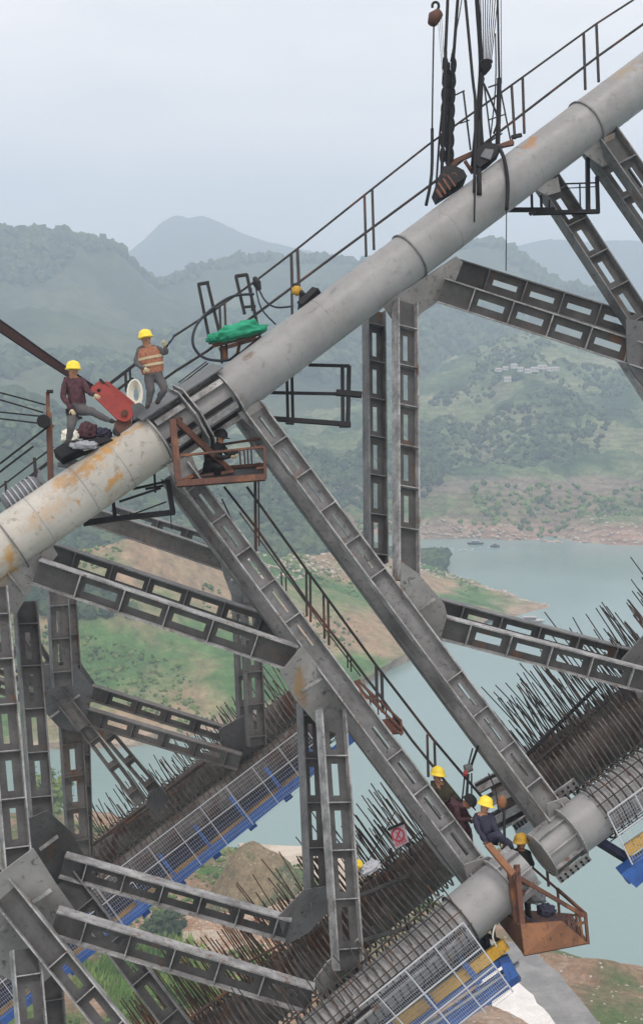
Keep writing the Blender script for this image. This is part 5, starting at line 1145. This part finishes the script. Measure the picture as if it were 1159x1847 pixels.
person('worker in yellow helmet and orange camouflage vest standing on the pipe splice', dict(head=(262,606,0), neck=(265,620,0), chest=(269,640,0), pelvis=(277,677,.05), lsh=(252,630,0), lel=(245,655,-.05), lha=(260,664,-.28), rsh=(285,630,0), rel=(301,638,-.05), rha=(297,625,-.22),
   lhip=(269,682,0), lkn=(272,706,-.08), lan=(267,730,0), lto=(265,735,-.16), rhip=(286,682,.02), rkn=(297,702,-.12), ran=(285,722,.05), rto=(284,727,-.1)), 29.0, ('grey_tr', 'grey_tr'), vest='vest', face=(.1,-1), extras=rodx)
person('worker in yellow helmet and dark maroon clothes sitting astride the left end of the pipe', dict(head=(132,663,0), neck=(132,677,0), chest=(135,698,0), pelvis=(138,736,.0), lsh=(118,686,0), lel=(113,714,-.1), lha=(128,738,-.25), rsh=(150,688,0), rel=(158,706,-.1), rha=(170,712,-.25),
   lhip=(134,742,-.05), lkn=(128,768,-.35), lan=(124,795,-.2), lto=(118,801,-.3), rhip=(148,740,-.05), rkn=(163,741,-.3), ran=(196,758,-.1), rto=(207,759,-.2)), 28.0, ('maroon', 'grey_tr'), face=(.3,-1))
person('worker in yellow helmet and dark purple jacket crouching at the lower pipe end', dict(head=(875,1449,0), neck=(872,1463,0), chest=(866,1484,0), pelvis=(884,1512,.1), lsh=(856,1474,0), lel=(862,1498,-.15), lha=(879,1521,-.2), rsh=(884,1474,0), rel=(894,1496,-.1), rha=(902,1516,-.2),
   lhip=(878,1515,0), lkn=(902,1505,-.3), lan=(906,1530,-.1), lto=(912,1534,-.2), rhip=(890,1514,.1), rkn=(918,1520,-.05), ran=(925,1545,.1), rto=(932,1548,0)), 28.2, ('navy', 'navy'), face=(.6,-.8))
person('worker in yellow helmet and dark camouflage leaning behind the left diagonal strut', dict(head=(789,1395,0), neck=(788,1407,0), chest=(794,1428,0), pelvis=(812,1462,.1), lsh=(780,1416,0), lel=(782,1438,-.1), lha=(798,1452,-.15), rsh=(806,1420,.05), rel=(822,1442,0), rha=(838,1452,0),
   lhip=(802,1464,.1), lkn=(766,1462,.0), lan=(764,1496,.1), lto=(768,1510,.0), rhip=(818,1466,.2), rkn=(800,1490,-.05), ran=(780,1504,.2), rto=(772,1512,.2)), 29.4, ('camo', 'teal'), face=(.5,-.8))
person('worker in maroon clothes and dark cap bending down beside the crouching worker', dict(head=(846,1446,0), neck=(840,1452,0), chest=(828,1462,.05), pelvis=(800,1445,.2), lsh=(820,1458,-.05), lel=(828,1480,-.1), lha=(848,1478,-.2), rsh=(836,1468,.15), rel=(850,1482,.1), rha=(866,1470,.0),
   lhip=(806,1450,.15), lkn=(832,1490,.1), lan=(838,1522,.1), lto=(846,1528,.0), rhip=(812,1446,.3), rkn=(845,1500,.25), ran=(848,1530,.25), rto=(858,1534,.15)), 28.8, ('maroon', 'maroon'), helmet='blk', face=(.8,-.4))
person('worker in weathered yellow helmet and black clothes standing in the rusty basket', dict(head=(939,1516,0), neck=(939,1528,0), chest=(940,1548,0), pelvis=(938,1584,.05), lsh=(926,1540,-.05), lel=(915,1556,-.15), lha=(905,1542,-.25), rsh=(953,1542,.05), rel=(958,1564,-.05), rha=(946,1580,-.2),
   lhip=(932,1588,0), lkn=(934,1620,-.1), lan=(936,1654,0), lto=(938,1659,-.15), rhip=(945,1588,.05), rkn=(950,1620,-.05), ran=(952,1652,.1), rto=(956,1657,-.05)), 28.3, ('blk', 'camo'), helmet='amber', face=(-.4,-.8))
person('worker in black clothes crouching in the rusty cage under the pipe splice', dict(head=(398,786,0), neck=(396,797,0), chest=(392,812,0), pelvis=(380,838,.1), lsh=(381,804,-.1), lel=(392,826,-.2), lha=(416,824,-.25), rsh=(402,806,.1), rel=(412,822,.0), rha=(430,814,-.1),
   lhip=(374,842,0), lkn=(396,842,-.25), lan=(388,862,-.1), lto=(398,866,-.2), rhip=(386,840,.15), rkn=(406,842,.0), ran=(400,860,.1), rto=(410,864,0)), 30.0, ('blk', 'blk'), helmet='blk', face=(.8,-.4))
